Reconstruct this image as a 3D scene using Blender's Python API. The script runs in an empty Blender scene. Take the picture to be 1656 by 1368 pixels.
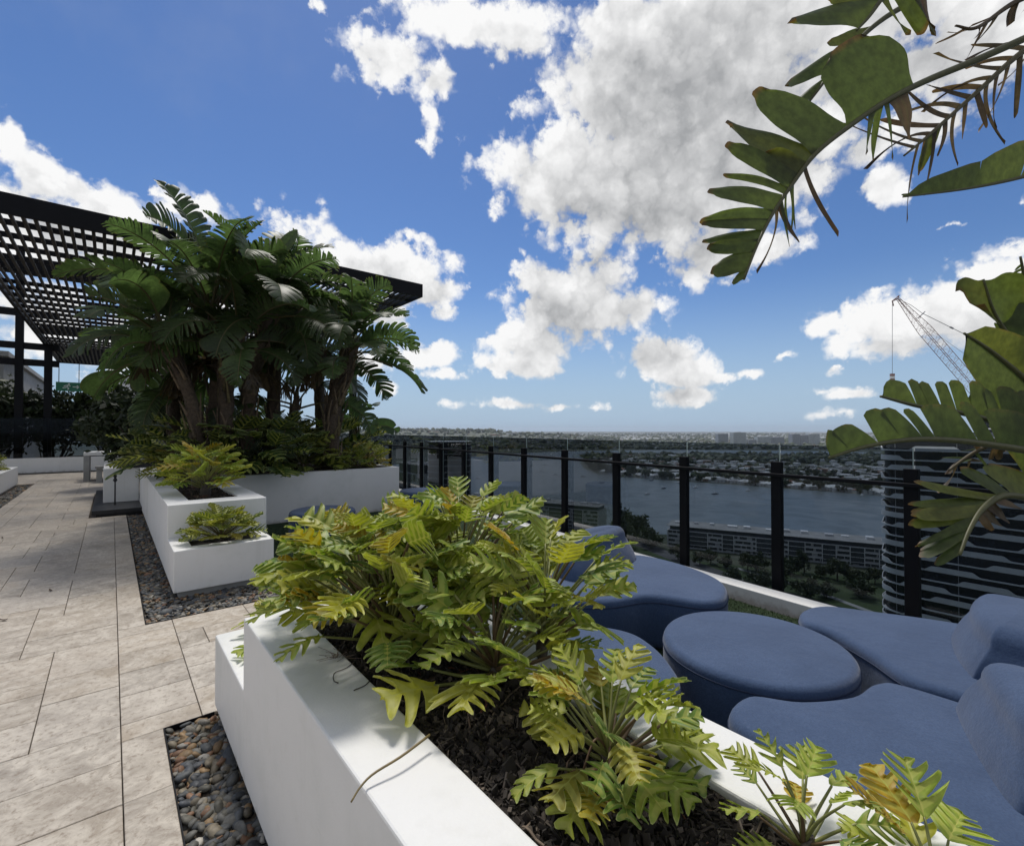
import bpy, bmesh, math, random
import numpy as np
from mathutils import Vector, Matrix
R_ = math.radians
sc = bpy.context.scene
col = sc.collection

# ------------------------------------------------------------------ camera
FOC, CXP, CYP = 770.0, 828.0, 684.0          # photograph is 1656 x 1368
YAW = math.atan(648/770); PIT = math.atan(10/770)
EYE = np.array([0.0, 0.0, 1.6])
_fh = np.array([math.sin(YAW), math.cos(YAW), 0]); RT = np.array([math.cos(YAW), -math.sin(YAW), 0])
FW = _fh*math.cos(PIT) + np.array([0, 0, math.sin(PIT)])
UPV = -_fh*math.sin(PIT) + np.array([0, 0, math.cos(PIT)])
cam_d = bpy.data.cameras.new('camera'); cam = bpy.data.objects.new('camera', cam_d); col.objects.link(cam)
cam_d.sensor_width = 36; cam_d.lens = 36*FOC/1656; cam_d.clip_start = 0.05; cam_d.clip_end = 60000
m3 = Matrix((RT, UPV, -FW)).transposed()
cam.matrix_world = Matrix.Translation(Vector(EYE)) @ m3.to_4x4()
sc.camera = cam

def ray(u, v): return FW*FOC + RT*(u-CXP) + UPV*(CYP-v)
def G(u, v, z=0.0):
    r = ray(u, v); return EYE + r*((z-EYE[2])/r[2])
def W(u, v, d): return EYE + ray(u, v)*(d/FOC)

# ------------------------------------------------------------------ light
SUN_AZ, SUN_EL = R_(22), R_(62)              # azimuth clockwise from +Y
sc.view_settings.view_transform = 'Standard'; sc.view_settings.look = 'None'
sc.view_settings.exposure = 0.0; sc.view_settings.gamma = 1.0
sun_d = bpy.data.lights.new('sun', 'SUN'); sun = bpy.data.objects.new('sun', sun_d); col.objects.link(sun)
sun_d.energy = 2.7; sun_d.angle = R_(13); sun_d.color = (1, .955, .88)
sdir = Vector((math.sin(SUN_AZ)*math.cos(SUN_EL), math.cos(SUN_AZ)*math.cos(SUN_EL), math.sin(SUN_EL)))
sun.rotation_euler = sdir.to_track_quat('Z', 'Y').to_euler(); sun.location = (0, 0, 40)

class NT:
    """tiny node helper"""
    def __init__(s, tree): s.t = tree; s.n = tree.nodes; s.l = tree.links
    def new(s, typ, **kw):
        n = s.n.new(typ)
        for k, v in kw.items(): setattr(n, k, v)
        return n
    def put(s, sock, v):
        if hasattr(v, 'is_output') or isinstance(v, bpy.types.NodeSocket): s.l.new(v, sock)
        elif isinstance(v, (tuple, list)) and sock.type == 'RGBA' and len(v) == 3: sock.default_value = (*v, 1)
        else: sock.default_value = v
    def math(s, op, a, b=0.0, c=None, clamp=False):
        n = s.new('ShaderNodeMath', operation=op, use_clamp=clamp); s.put(n.inputs[0], a); s.put(n.inputs[1], b)
        if c is not None: s.put(n.inputs[2], c)
        return n.outputs[0]
    def vmath(s, op, a, b=(0, 0, 0)):
        n = s.new('ShaderNodeVectorMath', operation=op); s.put(n.inputs[0], a); s.put(n.inputs[1], b)
        return n.outputs['Value'] if op in ('LENGTH', 'DOT_PRODUCT') else n.outputs['Vector']
    def noise(s, vec, scale, detail=4, rough=.55, dist=0.0, dim='3D'):
        n = s.new('ShaderNodeTexNoise', noise_dimensions=dim)
        if vec is not None: s.l.new(vec, n.inputs['Vector'])
        n.inputs['Scale'].default_value = scale; n.inputs['Detail'].default_value = detail
        n.inputs['Roughness'].default_value = rough; n.inputs['Distortion'].default_value = dist
        return n
    def ramp(s, x, a, b, c=0.0, d=1.0, smooth=True):
        n = s.new('ShaderNodeMapRange', interpolation_type='SMOOTHSTEP' if smooth else 'LINEAR'); s.put(n.inputs['Value'], x)
        n.inputs['From Min'].default_value = a; n.inputs['From Max'].default_value = b
        n.inputs['To Min'].default_value = c; n.inputs['To Max'].default_value = d
        return n.outputs['Result']
    def mix(s, f, a, b, mode='MIX'):
        n = s.new('ShaderNodeMix', data_type='RGBA', blend_type=mode); s.put(n.inputs['Factor'], f)
        s.put(n.inputs[6], a); s.put(n.inputs[7], b); return n.outputs[2]

world = bpy.data.worlds.new('World'); sc.world = world; world.use_nodes = True
def make_world():
    t = NT(world.node_tree); t.n.clear()
    out = t.new('ShaderNodeOutputWorld'); bg = t.new('ShaderNodeBackground'); t.l.new(bg.outputs[0], out.inputs[0])
    bg.inputs['Strength'].default_value = 0.085
    sky = t.new('ShaderNodeTexSky', sky_type='NISHITA'); sky.sun_disc = False
    sky.sun_elevation = SUN_EL; sky.sun_rotation = SUN_AZ; sky.altitude = 60
    sky.air_density = 1.0; sky.dust_density = 0.25; sky.ozone_density = 1.0
    tc = t.new('ShaderNodeTexCoord'); d = t.vmath('NORMALIZE', tc.outputs['Generated'])
    sp = t.new('ShaderNodeSeparateXYZ'); t.l.new(d, sp.inputs[0])
    az = t.math('ARCTAN2', sp.outputs[0], sp.outputs[1]); el = t.math('ARCSINE', sp.outputs[2])
    # puffy displacement of the sky coordinates
    nz = t.noise(d, 7.0, 5, .6); nz2 = t.noise(d, 30.0, 6, .62)
    def off(sock, k): return t.math('MULTIPLY', t.math('SUBTRACT', sock, .5), k)
    lowk = t.ramp(el, .0, .34, .22, 1.0, smooth=False)          # far clouds are smaller and flatter
    def offe(sock, k): return t.math('MULTIPLY', off(sock, k), lowk)
    s1 = t.new('ShaderNodeSeparateColor'); t.l.new(nz.outputs['Color'], s1.inputs[0])
    s2 = t.new('ShaderNodeSeparateColor'); t.l.new(nz2.outputs['Color'], s2.inputs[0])
    az1 = t.math('ADD', t.math('ADD', az, offe(s1.outputs[0], .14)), offe(s2.outputs[0], .05))
    el1 = t.math('ADD', t.math('ADD', el, offe(s1.outputs[1], .10)), offe(s2.outputs[1], .045))
    def comb(a, b):
        c = t.new('ShaderNodeCombineXYZ'); t.put(c.inputs[0], a); t.put(c.inputs[1], b); return c.outputs[0]
    p = comb(az1, el1); pu = comb(t.math('SUBTRACT', az1, .03), t.math('ADD', el1, .075))
    def azel(u, v):
        r = ray(u, v); r = r/np.linalg.norm(r); return math.atan2(r[0], r[1]), math.asin(r[2])
    B = CLOUDS
    def field(pp, wmin=0.0):
        acc = None
        for (u, v, ru, rv, w) in B:
            if w < wmin: continue
            a0, e0 = azel(u, v); a1, _ = azel(u+ru, v); _, e1 = azel(u, v-rv); a2, _ = azel(u-ru, v); _, e2 = azel(u, v+rv)
            ra, re = abs(a1-a2)/2, abs(e1-e2)/2
            q = t.vmath('MULTIPLY', t.vmath('SUBTRACT', pp, (a0, e0, 0)), (1/ra, 1/re, 0))
            x = t.math('MULTIPLY_ADD', t.vmath('LENGTH', q), -w, w)
            acc = x if acc is None else t.math('SMOOTH_MAX', acc, x, .18)
        return acc
    M = field(p); MU = field(pu, 1.0)
    n3 = t.noise(d, 15.0, 10, .66); n5 = t.noise(d, 9.0, 7, .6, .4); n4 = t.noise(d, 5.0, 4, .5)
    def puffs(scale):                                            # cauliflower billows
        v = t.new('ShaderNodeTexVoronoi', feature='F1'); v.inputs['Scale'].default_value = scale; v.inputs['Detail'].default_value = 2.0; v.inputs['Roughness'].default_value = .55
        t.l.new(t.vmath('ADD', d, t.vmath('MULTIPLY', nz2.outputs['Color'], (.05, .05, .05))), v.inputs['Vector']); return v.outputs['Distance']
    pf = puffs(17.0)
    D = t.math('ADD', t.math('ADD', M, off(n3.outputs[0], .95)), t.math('MULTIPLY', t.math('SUBTRACT', .80, pf), .75))
    mask = t.ramp(D, -.16, .30)
    # shade: thick parts and undersides of a cloud are greyer
    sh = t.math('ADD', t.math('MULTIPLY', MU, .85), t.math('MULTIPLY', M, .55)); sh = t.math('ADD', sh, t.math('MULTIPLY', t.math('SUBTRACT', pf, .80), 1.2))
    sh = t.math('ADD', sh, off(n5.outputs[0], 1.3)); sh = t.math('ADD', sh, off(n4.outputs[0], 1.0))
    sh = t.ramp(sh, .05, 2.15, smooth=False)
    cc = t.mix(sh, (11.3, 11.3, 11.3), (4.3, 4.4, 4.55))
    # unseen bright clouds behind and beside the terrace, added as fill for shaded faces
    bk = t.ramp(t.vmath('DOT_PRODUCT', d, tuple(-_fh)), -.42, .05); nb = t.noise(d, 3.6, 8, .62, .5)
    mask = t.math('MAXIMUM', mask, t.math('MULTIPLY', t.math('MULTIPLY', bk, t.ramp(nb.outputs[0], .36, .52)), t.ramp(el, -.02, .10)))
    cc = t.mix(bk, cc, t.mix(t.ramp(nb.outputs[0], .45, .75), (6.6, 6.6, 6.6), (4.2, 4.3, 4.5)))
    # thin cirrus veil
    veil = t.noise(d, 3.0, 6, .6); vm = t.ramp(veil.outputs[0], .52, .8, 0, .22)
    base = t.mix(vm, sky.outputs[0], (5.0, 5.3, 5.8))
    sat = t.new('ShaderNodeHueSaturation'); sat.inputs['Saturation'].default_value = 1.18; sat.inputs['Value'].default_value = 1.02
    t.l.new(base, sat.inputs['Color'])
    blue = t.mix(1.0, sat.outputs[0], (.84, .92, 1.12), 'MULTIPLY')
    blue = t.mix(t.ramp(el, .30, -.02, 0, .92), blue, (4.4, 6.1, 8.2))
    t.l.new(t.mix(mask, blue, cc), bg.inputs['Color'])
    world.cycles.sampling_method = 'MANUAL'; world.cycles.sample_map_resolution = 512
CLOUDS = [  # place and extent of each puff as seen from the terrace
    (1060, 120, 200, 190, 1.5), (1200, 60, 200, 170, 1.4), (900, 280, 130, 90, 1.2), (1050, 300, 200, 130, 1.5), (1180, 220, 200, 180, 1.5),
    (1010, 365, 90, 40, .8), (1150, 410, 110, 60, 1.1), (1245, 405, 60, 40, .9), (1400, 30, 240, 80, 1.2), (1560, 70, 190, 90, 1.2), (1620, 20, 150, 70, 1.1),
    (1340, 140, 120, 60, .8), (1010, 30, 120, 60, 1.2),
    (620, 105, 80, 60, .85), (700, 130, 45, 40, .6), (760, 30, 150, 60, 1.1), (840, 60, 60, 50, .9), (692, 200, 18, 50, .45), (520, 0, 25, 15, .5),
    (930, 490, 120, 75, 1.25), (860, 560, 80, 45, 1.1), (880, 450, 60, 50, 1.0), (955, 430, 55, 32, .8), (1010, 500, 60, 45, 1.0), (850, 590, 70, 25, .9), (800, 590, 35, 18, .6),
    (1080, 580, 85, 40, 1.2), (1110, 600, 70, 40, 1.1), (1105, 640, 60, 22, .9), (1175, 608, 30, 10, .6),
    (640, 440, 110, 55, 1.2), (560, 430, 90, 50, 1.1), (700, 470, 55, 35, .9), (610, 500, 60, 30, .8), (490, 370, 50, 40, .6), (720, 505, 22, 12, .6), (420, 520, 160, 60, 1.0), (250, 560, 200, 50, .8),
    (690, 580, 60, 22, .9), (712, 610, 38, 12, .8), (625, 632, 22, 14, .7), (600, 590, 40, 26, .7),
    (60, 270, 90, 60, 1.2), (150, 310, 70, 45, 1.0), (0, 230, 60, 50, 1.2), (220, 345, 60, 30, .8), (100, 380, 200, 70, 1.1), (270, 310, 25, 14, .4), (60, 520, 120, 60, .8), (300, 340, 80, 30, .8),
    (1430, 520, 130, 55, 1.2), (1530, 500, 130, 65, 1.3), (1600, 450, 90, 50, 1.1), (1450, 560, 120, 25, .9), (1340, 525, 50, 30, .9),
    (1430, 290, 60, 36, .9), (1400, 225, 70, 40, .8), (1500, 190, 80, 50, .7), (1650, 325, 25, 18, .6), (1540, 352, 18, 7, .5),
    (1220, 600, 40, 13, .7), (1275, 580, 26, 9, .6), (1370, 640, 45, 10, .6), (1330, 632, 26, 8, .5), (1360, 668, 45, 9, .5), (1355, 607, 14, 5, .5),
    (830, 655, 65, 9, .55), (910, 660, 55, 7, .45), (730, 655, 40, 8, .35), (960, 664, 30, 6, .35),
]
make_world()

# ------------------------------------------------------------------ helpers
class MB:
    """collects geometry for ONE mesh object"""
    def __init__(s): s.v = []; s.f = []; s.m = []; s.c = []; s.st = []; s.n = 0
    def add(s, verts, faces, mi=0, c=(1, 1, 1), st=None):
        verts = np.asarray(verts, float).reshape(-1, 3); k = len(verts)
        s.v.append(verts); b = s.n
        for f in faces: s.f.append([i+b for i in f]); s.m.append(mi)
        c = np.asarray(c, float)
        s.c.append(np.tile(c[:3], (k, 1)) if c.ndim == 1 else c)
        s.st.append(np.zeros((k, 3)) if st is None else np.asarray(st, float))
        s.n += k
    def box(s, x0, x1, y0, y1, z0, z1, mi=0, c=(1, 1, 1)):
        v = [(x0, y0, z0), (x1, y0, z0), (x1, y1, z0), (x0, y1, z0), (x0, y0, z1), (x1, y0, z1), (x1, y1, z1), (x0, y1, z1)]
        s.add(v, BOXF, mi, c)
    def obox(s, cen, ax, ay, az, mi=0, c=(1, 1, 1)):
        """oriented box: half-axis vectors"""
        cen, ax, ay, az = (np.asarray(q, float) for q in (cen, ax, ay, az))
        v = [cen+sx*ax+sy*ay+sz*az for sz in (-1, 1) for sx, sy in ((-1, -1), (1, -1), (1, 1), (-1, 1))]
        s.add(v, BOXF, mi, c)
    def beam(s, a, b, w, h, mi=0, c=(1, 1, 1)):
        a, b = np.asarray(a, float), np.asarray(b, float); d = b-a; L = np.linalg.norm(d); d = d/L
        up = np.array([0, 0, 1.]) if abs(d[2]) < .95 else np.array([0, 1., 0])
        x = np.cross(d, up); x /= np.linalg.norm(x); y = np.cross(x, d)
        s.obox((a+b)/2, d*L/2, x*w/2, y*h/2, mi, c)
    def tube(s, pts, rad, n=8, mi=0, c=(1, 1, 1), cap=True):
        pts = np.asarray(pts, float); k = len(pts)
        rad = np.full(k, rad) if np.isscalar(rad) else np.asarray(rad, float)
        T = np.gradient(pts, axis=0); T /= np.linalg.norm(T, axis=1)[:, None]+1e-9
        ref = np.array([0.13, .21, .97]); 
        if abs(T[0] @ ref) > .9: ref = np.array([.97, .2, .1])
        vs = []
        x = np.cross(T[0], ref); x /= np.linalg.norm(x)
        for i in range(k):
            x = x - T[i]*(x @ T[i]); x /= np.linalg.norm(x)+1e-9; y = np.cross(T[i], x)
            for j in range(n):
                a = 2*math.pi*j/n; vs.append(pts[i]+rad[i]*(math.cos(a)*x+math.sin(a)*y))
        fs = [[i*n+j, i*n+(j+1) % n, (i+1)*n+(j+1) % n, (i+1)*n+j] for i in range(k-1) for j in range(n)]
        if cap: fs += [list(range(n))[::-1], [(k-1)*n+j for j in range(n)]]
        st = np.zeros((k*n, 3)); st[:, 1] = np.repeat(np.linspace(0, 1, k), n); st[:, 0] = np.tile(np.arange(n)/n, k)
        s.add(vs, fs, mi, c, st)
    def prism(s, poly, z0, z1, mi=0, c=(1, 1, 1), top_mi=None):
        k = len(poly); v = [(x, y, z0) for x, y in poly]+[(x, y, z1) for x, y in poly]
        b = s.n
        s.add(v, [[i, (i+1) % k, k+(i+1) % k, k+i] for i in range(k)], mi, c)
        s.f.append([b+i for i in range(k)][::-1]); s.m.append(mi)
        s.f.append([b+k+i for i in range(k)]); s.m.append(mi if top_mi is None else top_mi)
    def build(s, name, mats, parent=None, smooth=False, bevel=0, loc=None):
        me = bpy.data.meshes.new(name)
        v = np.concatenate(s.v) if s.v else np.zeros((0, 3))
        if loc is not None: v = v-np.asarray(loc)
        lens = np.fromiter((len(f) for f in s.f), int, len(s.f)); flat = np.fromiter((i for f in s.f for i in f), int)
        me.vertices.add(len(v)); me.vertices.foreach_set('co', v.astype(np.float32).ravel())
        me.loops.add(len(flat)); me.loops.foreach_set('vertex_index', flat.astype(np.int32))
        me.polygons.add(len(lens)); st = np.concatenate(([0], np.cumsum(lens)[:-1]))
        me.polygons.foreach_set('loop_start', st.astype(np.int32)); me.polygons.foreach_set('loop_total', lens.astype(np.int32))
        me.polygons.foreach_set('material_index', np.asarray(s.m, np.int32))
        me.polygons.foreach_set('use_smooth', np.full(len(lens), smooth))
        a = me.attributes.new('Col', 'FLOAT_COLOR', 'POINT'); cc = np.ones((len(v), 4), np.float32); cc[:, :3] = np.concatenate(s.c); a.data.foreach_set('color', cc.ravel())
        a = me.attributes.new('st', 'FLOAT_VECTOR', 'POINT'); a.data.foreach_set('vector', np.concatenate(s.st).astype(np.float32).ravel())
        me.update(calc_edges=True); me.validate()
        for m in (mats if isinstance(mats, (list, tuple)) else [mats]): me.materials.append(m)
        o = bpy.data.objects.new(name, me); col.objects.link(o)
        if loc is not None: o.location = loc
        if parent is not None:
            o.parent = parent; o.location = Vector(o.location)-world_loc(parent)
        if bevel:
            b = o.modifiers.new('bevel', 'BEVEL'); b.width = bevel; b.segments = 2; b.limit_method = 'ANGLE'; b.angle_limit = R_(40); b.harden_normals = False
        return o
BOXF = [[0, 3, 2, 1], [4, 5, 6, 7], [0, 1, 5, 4], [1, 2, 6, 5], [2, 3, 7, 6], [3, 0, 4, 7]]
def world_loc(o):
    l = Vector(o.location)
    while o.parent is not None: o = o.parent; l += Vector(o.location)
    return l
def tag(o, label=None, cat=None, group=None, kind=None):
    if label: o['label'] = label
    if cat: o['category'] = cat
    if group: o['group'] = group
    if kind: o['kind'] = kind
    return o
def empty(name, loc, label, cat, group=None):
    o = bpy.data.objects.new(name, None); col.objects.link(o); o.location = tuple(float(q) for q in loc); o.empty_display_size = .2
    return tag(o, label, cat, group)
def copy_tree(o, parent=None):
    c = o.copy(); col.objects.link(c)
    if parent is not None: c.parent = parent
    for ch in list(o.children): copy_tree(ch, c)
    return c
def bez(P, n):
    """Catmull-Rom through the points, n samples"""
    P = np.asarray(P, float); Q = np.vstack([2*P[0]-P[1], P, 2*P[-1]-P[-2]]); out = []
    for x in np.linspace(0, len(P)-1-1e-9, n):
        i = int(x); t = x-i; a, b, c, d = Q[i:i+4]
        out.append(.5*((2*b)+(c-a)*t+(2*a-5*b+4*c-d)*t*t+(3*b-a-3*c+d)*t**3))
    return np.array(out)
def nrm(v): return np.asarray(v, float)/(np.linalg.norm(v)+1e-12)

# ------------------------------------------------------------------ materials
def mat(name, color=(.5, .5, .5), rough=.6, metal=0.0, spec=.5, attr=False, var=0.0, vscale=8.0, bump=0.0, bscale=60.0, bdist=.01, trans=0.0, sheen=0.0, coat=0.0, tint2=None):
    m = bpy.data.materials.new(name); m.use_nodes = True; t = NT(m.node_tree); b = t.n['Principled BSDF']
    b.inputs['Roughness'].default_value = rough; b.inputs['Metallic'].default_value = metal; b.inputs['Specular IOR Level'].default_value = spec
    tc = t.new('ShaderNodeTexCoord'); o = tc.outputs['Object']
    if attr:
        at = t.new('ShaderNodeAttribute', attribute_name='Col'); c = at.outputs['Color']
        if color != (.5, .5, .5): c = t.mix(1.0, c, color, 'MULTIPLY')
    else: c = (*color, 1)
    if tint2:
        n = t.noise(o, vscale, 6, .6); c = t.mix(t.ramp(n.outputs[0], .35, .7), c, (*tint2, 1))
    if var:
        n = t.noise(o, vscale, 5, .6); k = t.ramp(n.outputs[0], .25, .75, 1-var, 1+var, smooth=False)
        cc = t.new('ShaderNodeCombineColor'); [t.l.new(k, cc.inputs[i]) for i in range(3)]
        c = t.mix(1.0, c, cc.outputs[0], 'MULTIPLY')
    t.put(b.inputs['Base Color'], c)
    if bump:
        n = t.noise(o, bscale, 5, .6); bp = t.new('ShaderNodeBump'); bp.inputs['Strength'].default_value = bump; bp.inputs['Distance'].default_value = bdist
        t.l.new(n.outputs[0], bp.inputs['Height']); t.l.new(bp.outputs[0], b.inputs['Normal'])
    if sheen: b.inputs['Sheen Weight'].default_value = sheen
    if coat: b.inputs['Coat Weight'].default_value = coat
    return m
def add_translucent(m, color_sock_or_col, fac):
    t = NT(m.node_tree); b = t.n['Principled BSDF']; out = [n for n in t.n if n.type == 'OUTPUT_MATERIAL'][0]
    tr = t.new('ShaderNodeBsdfTranslucent'); t.put(tr.inputs['Color'], color_sock_or_col)
    mx = t.new('ShaderNodeMixShader'); mx.inputs[0].default_value = fac
    t.l.new(b.outputs[0], mx.inputs[1]); t.l.new(tr.outputs[0], mx.inputs[2]); t.l.new(mx.outputs[0], out.inputs['Surface'])

def render_white():
    m = mat('white_render', (.80, .81, .80), .55, spec=.35); t = NT(m.node_tree); b = t.n['Principled BSDF']
    o = t.new('ShaderNodeNewGeometry').outputs['Position']
    n1 = t.noise(o, 1.7, 6, .62); n2 = t.noise(o, 14, 5, .6); n3 = t.noise(o, 90, 3, .6)
    c = t.mix(t.ramp(n1.outputs[0], .46, .74, 0, .55), (.82, .815, .795), (.63, .65, .615))
    c = t.mix(t.ramp(n2.outputs[0], .5, .8, 0, .35), c, (.71, .70, .66))
    c = t.mix(t.ramp(n3.outputs[0], .74, .8, 0, .35), c, (.35, .33, .29))
    sp = t.new('ShaderNodeSeparateXYZ'); t.l.new(t.new('ShaderNodeNewGeometry').outputs['Position'], sp.inputs[0])
    zz = t.math('ADD', sp.outputs[2], t.math('MULTIPLY', n2.outputs[0], -.16)); c = t.mix(t.ramp(zz, -.005, -.08, 0, .6), c, (.36, .33, .28))
    n6 = t.noise(t.vmath('MULTIPLY', o, (3, 3, 26)), 1.0, 5, .7); c = t.mix(t.ramp(n6.outputs[0], .66, .74, 0, .28), c, (.48, .48, .46))
    # rain streaks
    v = t.vmath('MULTIPLY', o, (9, 9, .5)); ns = t.noise(v, 1.0, 4, .6)
    c = t.mix(t.ramp(ns.outputs[0], .55, .8, 0, .22), c, (.57, .56, .52))
    t.put(b.inputs['Base Color'], c)
    bp = t.new('ShaderNodeBump'); bp.inputs['Strength'].default_value = .25; bp.inputs['Distance'].default_value = .004
    nb = t.noise(o, 140, 4, .65); t.l.new(nb.outputs[0], bp.inputs['Height']); t.l.new(bp.outputs[0], b.inputs['Normal'])
    return m
def travertine():
    m = mat('travertine', attr=True, rough=.62, spec=.3); t = NT(m.node_tree); b = t.n['Principled BSDF']
    at = [n for n in t.n if n.type == 'ATTRIBUTE'][0]; st = t.new('ShaderNodeAttribute', attribute_name='st').outputs['Vector']
    o = t.new('ShaderNodeNewGeometry').outputs['Position']; p = t.vmath('ADD', o, st)
    n1 = t.noise(t.vmath('MULTIPLY', p, (7, 7, 7)), 1.0, 9, .72, .5); n2 = t.noise(p, 30, 6, .7, .3); n3 = t.noise(t.vmath('MULTIPLY', p, (55, 65, 55)), 1.0, 3, .6)
    n0 = t.noise(o, .9, 5, .6)
    c = t.mix(t.ramp(n1.outputs[0], .33, .68, 0, 1), at.outputs['Color'], (.60, .545, .465))
    c = t.mix(t.ramp(n2.outputs[0], .48, .70, 0, .75), c, (.235, .185, .140))
    c = t.mix(t.ramp(n1.outputs[0], .62, .80, 0, .6), c, (.70, .66, .60))
    c = t.mix(t.ramp(n0.outputs[0], .48, .72, 0, .55), c, (.28, .245, .205))
    pit = t.ramp(n3.outputs[0], .66, .76, 0, 1); c = t.mix(t.math('MULTIPLY', pit, .7), c, (.15, .12, .095))
    t.put(b.inputs['Base Color'], c); t.put(b.inputs['Roughness'], t.ramp(n1.outputs[0], .3, .7, .45, .7))
    h = t.math('SUBTRACT', t.math('MULTIPLY', n2.outputs[0], .4), pit); bp = t.new('ShaderNodeBump'); bp.inputs['Strength'].default_value = .35; bp.inputs['Distance'].default_value = .004
    t.l.new(h, bp.inputs['Height']); t.l.new(bp.outputs[0], b.inputs['Normal'])
    return m
def fabric():
    m = mat('blue_fabric', (.085, .135, .255), .85, spec=.25, sheen=.25); t = NT(m.node_tree); b = t.n['Principled BSDF']
    o = t.new('ShaderNodeNewGeometry').outputs['Position']
    n1 = t.noise(o, 3.0, 5, .6); n2 = t.noise(o, 120, 4, .8); n3 = t.noise(o, 22, 4, .6)
    c = t.mix(t.ramp(n1.outputs[0], .3, .75), (.048, .084, .165), (.068, .112, .210))
    c = t.mix(t.ramp(n2.outputs[0], .35, .7, 0, .62), c, (.024, .045, .105))
    c = t.mix(t.ramp(n3.outputs[0], .6, .8, 0, .25), c, (.15, .19, .29))
    t.put(b.inputs['Base Color'], c)
    bp = t.new('ShaderNodeBump'); bp.inputs['Strength'].default_value = .5; bp.inputs['Distance'].default_value = .003
    t.l.new(t.math('ADD', n2.outputs[0], t.math('ADD', t.math('MULTIPLY', n3.outputs[0], 1.6), t.math('MULTIPLY', n1.outputs[0], 9.0))), bp.inputs['Height']); t.l.new(bp.outputs[0], b.inputs['Normal'])
    return m
def glass(name, tint, refl=.9):
    m = bpy.data.materials.new(name); m.use_nodes = True; t = NT(m.node_tree); t.n.clear(); out = t.new('ShaderNodeOutputMaterial')
    tr = t.new('ShaderNodeBsdfTransparent'); tr.inputs[0].default_value = (*tint, 1); gl = t.new('ShaderNodeBsdfGlossy'); gl.inputs['Roughness'].default_value = .02
    gl.inputs['Color'].default_value = (refl, refl, refl, 1)
    fr = t.new('ShaderNodeFresnel'); fr.inputs['IOR'].default_value = 1.45; mx = t.new('ShaderNodeMixShader')
    t.l.new(t.math('MULTIPLY', fr.outputs[0], .45), mx.inputs[0]); t.l.new(tr.outputs[0], mx.inputs[1]); t.l.new(gl.outputs[0], mx.inputs[2]); t.l.new(mx.outputs[0], out.inputs[0])
    return m
def leafmat(name, vein, rim, fac=.3, rough=.42, lobed=True, blot=.35, glow=1.5):
    """leaf: base colour per leaf from Col, st = (|s|, t, lobe phase)"""
    m = mat(name, attr=True, rough=rough, spec=.5); t = NT(m.node_tree); b = t.n['Principled BSDF']
    at = [n for n in t.n if n.type == 'ATTRIBUTE'][0]; st = t.new('ShaderNodeAttribute', attribute_name='st').outputs['Vector']
    sp = t.new('ShaderNodeSeparateXYZ'); t.l.new(st, sp.inputs[0]); s = t.math('ABSOLUTE', sp.outputs[0])
    o = t.new('ShaderNodeNewGeometry').outputs['Position']; n = t.noise(o, 26, 5, .6)
    c = at.outputs['Color']
    k = t.ramp(n.outputs[0], .3, .75, .72, 1.25); cc = t.new('ShaderNodeCombineColor'); [t.l.new(k, cc.inputs[i]) for i in range(3)]
    c = t.mix(1.0, c, cc.outputs[0], 'MULTIPLY')
    if lobed:
        c = t.mix(t.math('MULTIPLY', t.ramp(sp.outputs[2], .86, 1.0, 0, .55), t.ramp(s, .95, .5)), c, vein)
        c = t.mix(t.ramp(s, .90, 1.0, 0, .55), c, rim)
        c = t.mix(t.ramp(s, .09, .0, 0, .9), c, vein)
    else:
        wv = t.math('SINE', t.math('MULTIPLY', sp.outputs[1], 900)); c = t.mix(t.ramp(wv, .3, 1, 0, .16), c, vein)
        c = t.mix(t.ramp(s, .04, .0, 0, .8), c, vein)
        edge = t.math('MULTIPLY', t.ramp(s, .86, 1.0), t.ramp(n.outputs[0], .42, .6)); c = t.mix(t.math('MULTIPLY', edge, blot), c, rim)
        sp2 = t.noise(o, 70, 4, .6); c = t.mix(t.ramp(sp2.outputs[0], .70, .78, 0, .55), c, (.06, .035, .015))
    t.put(b.inputs['Base Color'], c)
    tc = t.new('ShaderNodeHueSaturation'); tc.inputs['Value'].default_value = glow; tc.inputs['Saturation'].default_value = 1.1; t.l.new(c, tc.inputs['Color'])
    add_translucent(m, tc.outputs[0], fac)
    return m
def pebble_mat():
    m = mat('pebble', attr=True, rough=.62, spec=.45, var=.45, vscale=45, bump=.25, bscale=120, bdist=.002); return m
def win_mat(name, base, rough=.12):
    return mat(name, base, rough, spec=.8)

M_white = render_white(); M_trav = travertine(); M_fab = fabric()
M_steel = mat('dark_steel', (.005, .0055, .008), .55, spec=.18, var=.25, vscale=5)
M_slat = mat('dark_timber_slat', (.018, .014, .012), .6, var=.3, vscale=9)
M_pipe = mat('navy_piping', (.018, .030, .070), .8)
M_glass = glass('tinted_glass', (.50, .54, .585), .55); M_gedge = mat('glass_edge', (.42, .52, .50), .15, spec=.8)
M_soil = mat('soil', (.018, .013, .010), .95, var=.4, vscale=40, bump=.6, bscale=50, bdist=.02)
M_mulch = mat('bark_mulch', attr=True, rough=.85, var=.35, vscale=60)
M_peb = pebble_mat()
M_black = mat('black_stone', (.012, .013, .016), .4, var=.3, vscale=20)
M_grout = mat('grout', (.13, .105, .080), .95, var=.3, vscale=14)
M_conc = mat('grey_concrete', (.33, .33, .32), .8, var=.25, vscale=3, bump=.2, bscale=60)
M_leaf = leafmat('xanadu_leaf', (.46, .46, .11), (.56, .58, .22), .28, .50)
M_big = leafmat('strelitzia_leaf', (.085, .115, .032), (.16, .085, .025), .42, .48, lobed=False, glow=2.3)
M_mon = leafmat('monstera_leaf', (.10, .15, .045), (.08, .12, .04), .15, .4)
M_stem = mat('leaf_stem', attr=True, rough=.5, var=.2, vscale=30)
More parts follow.
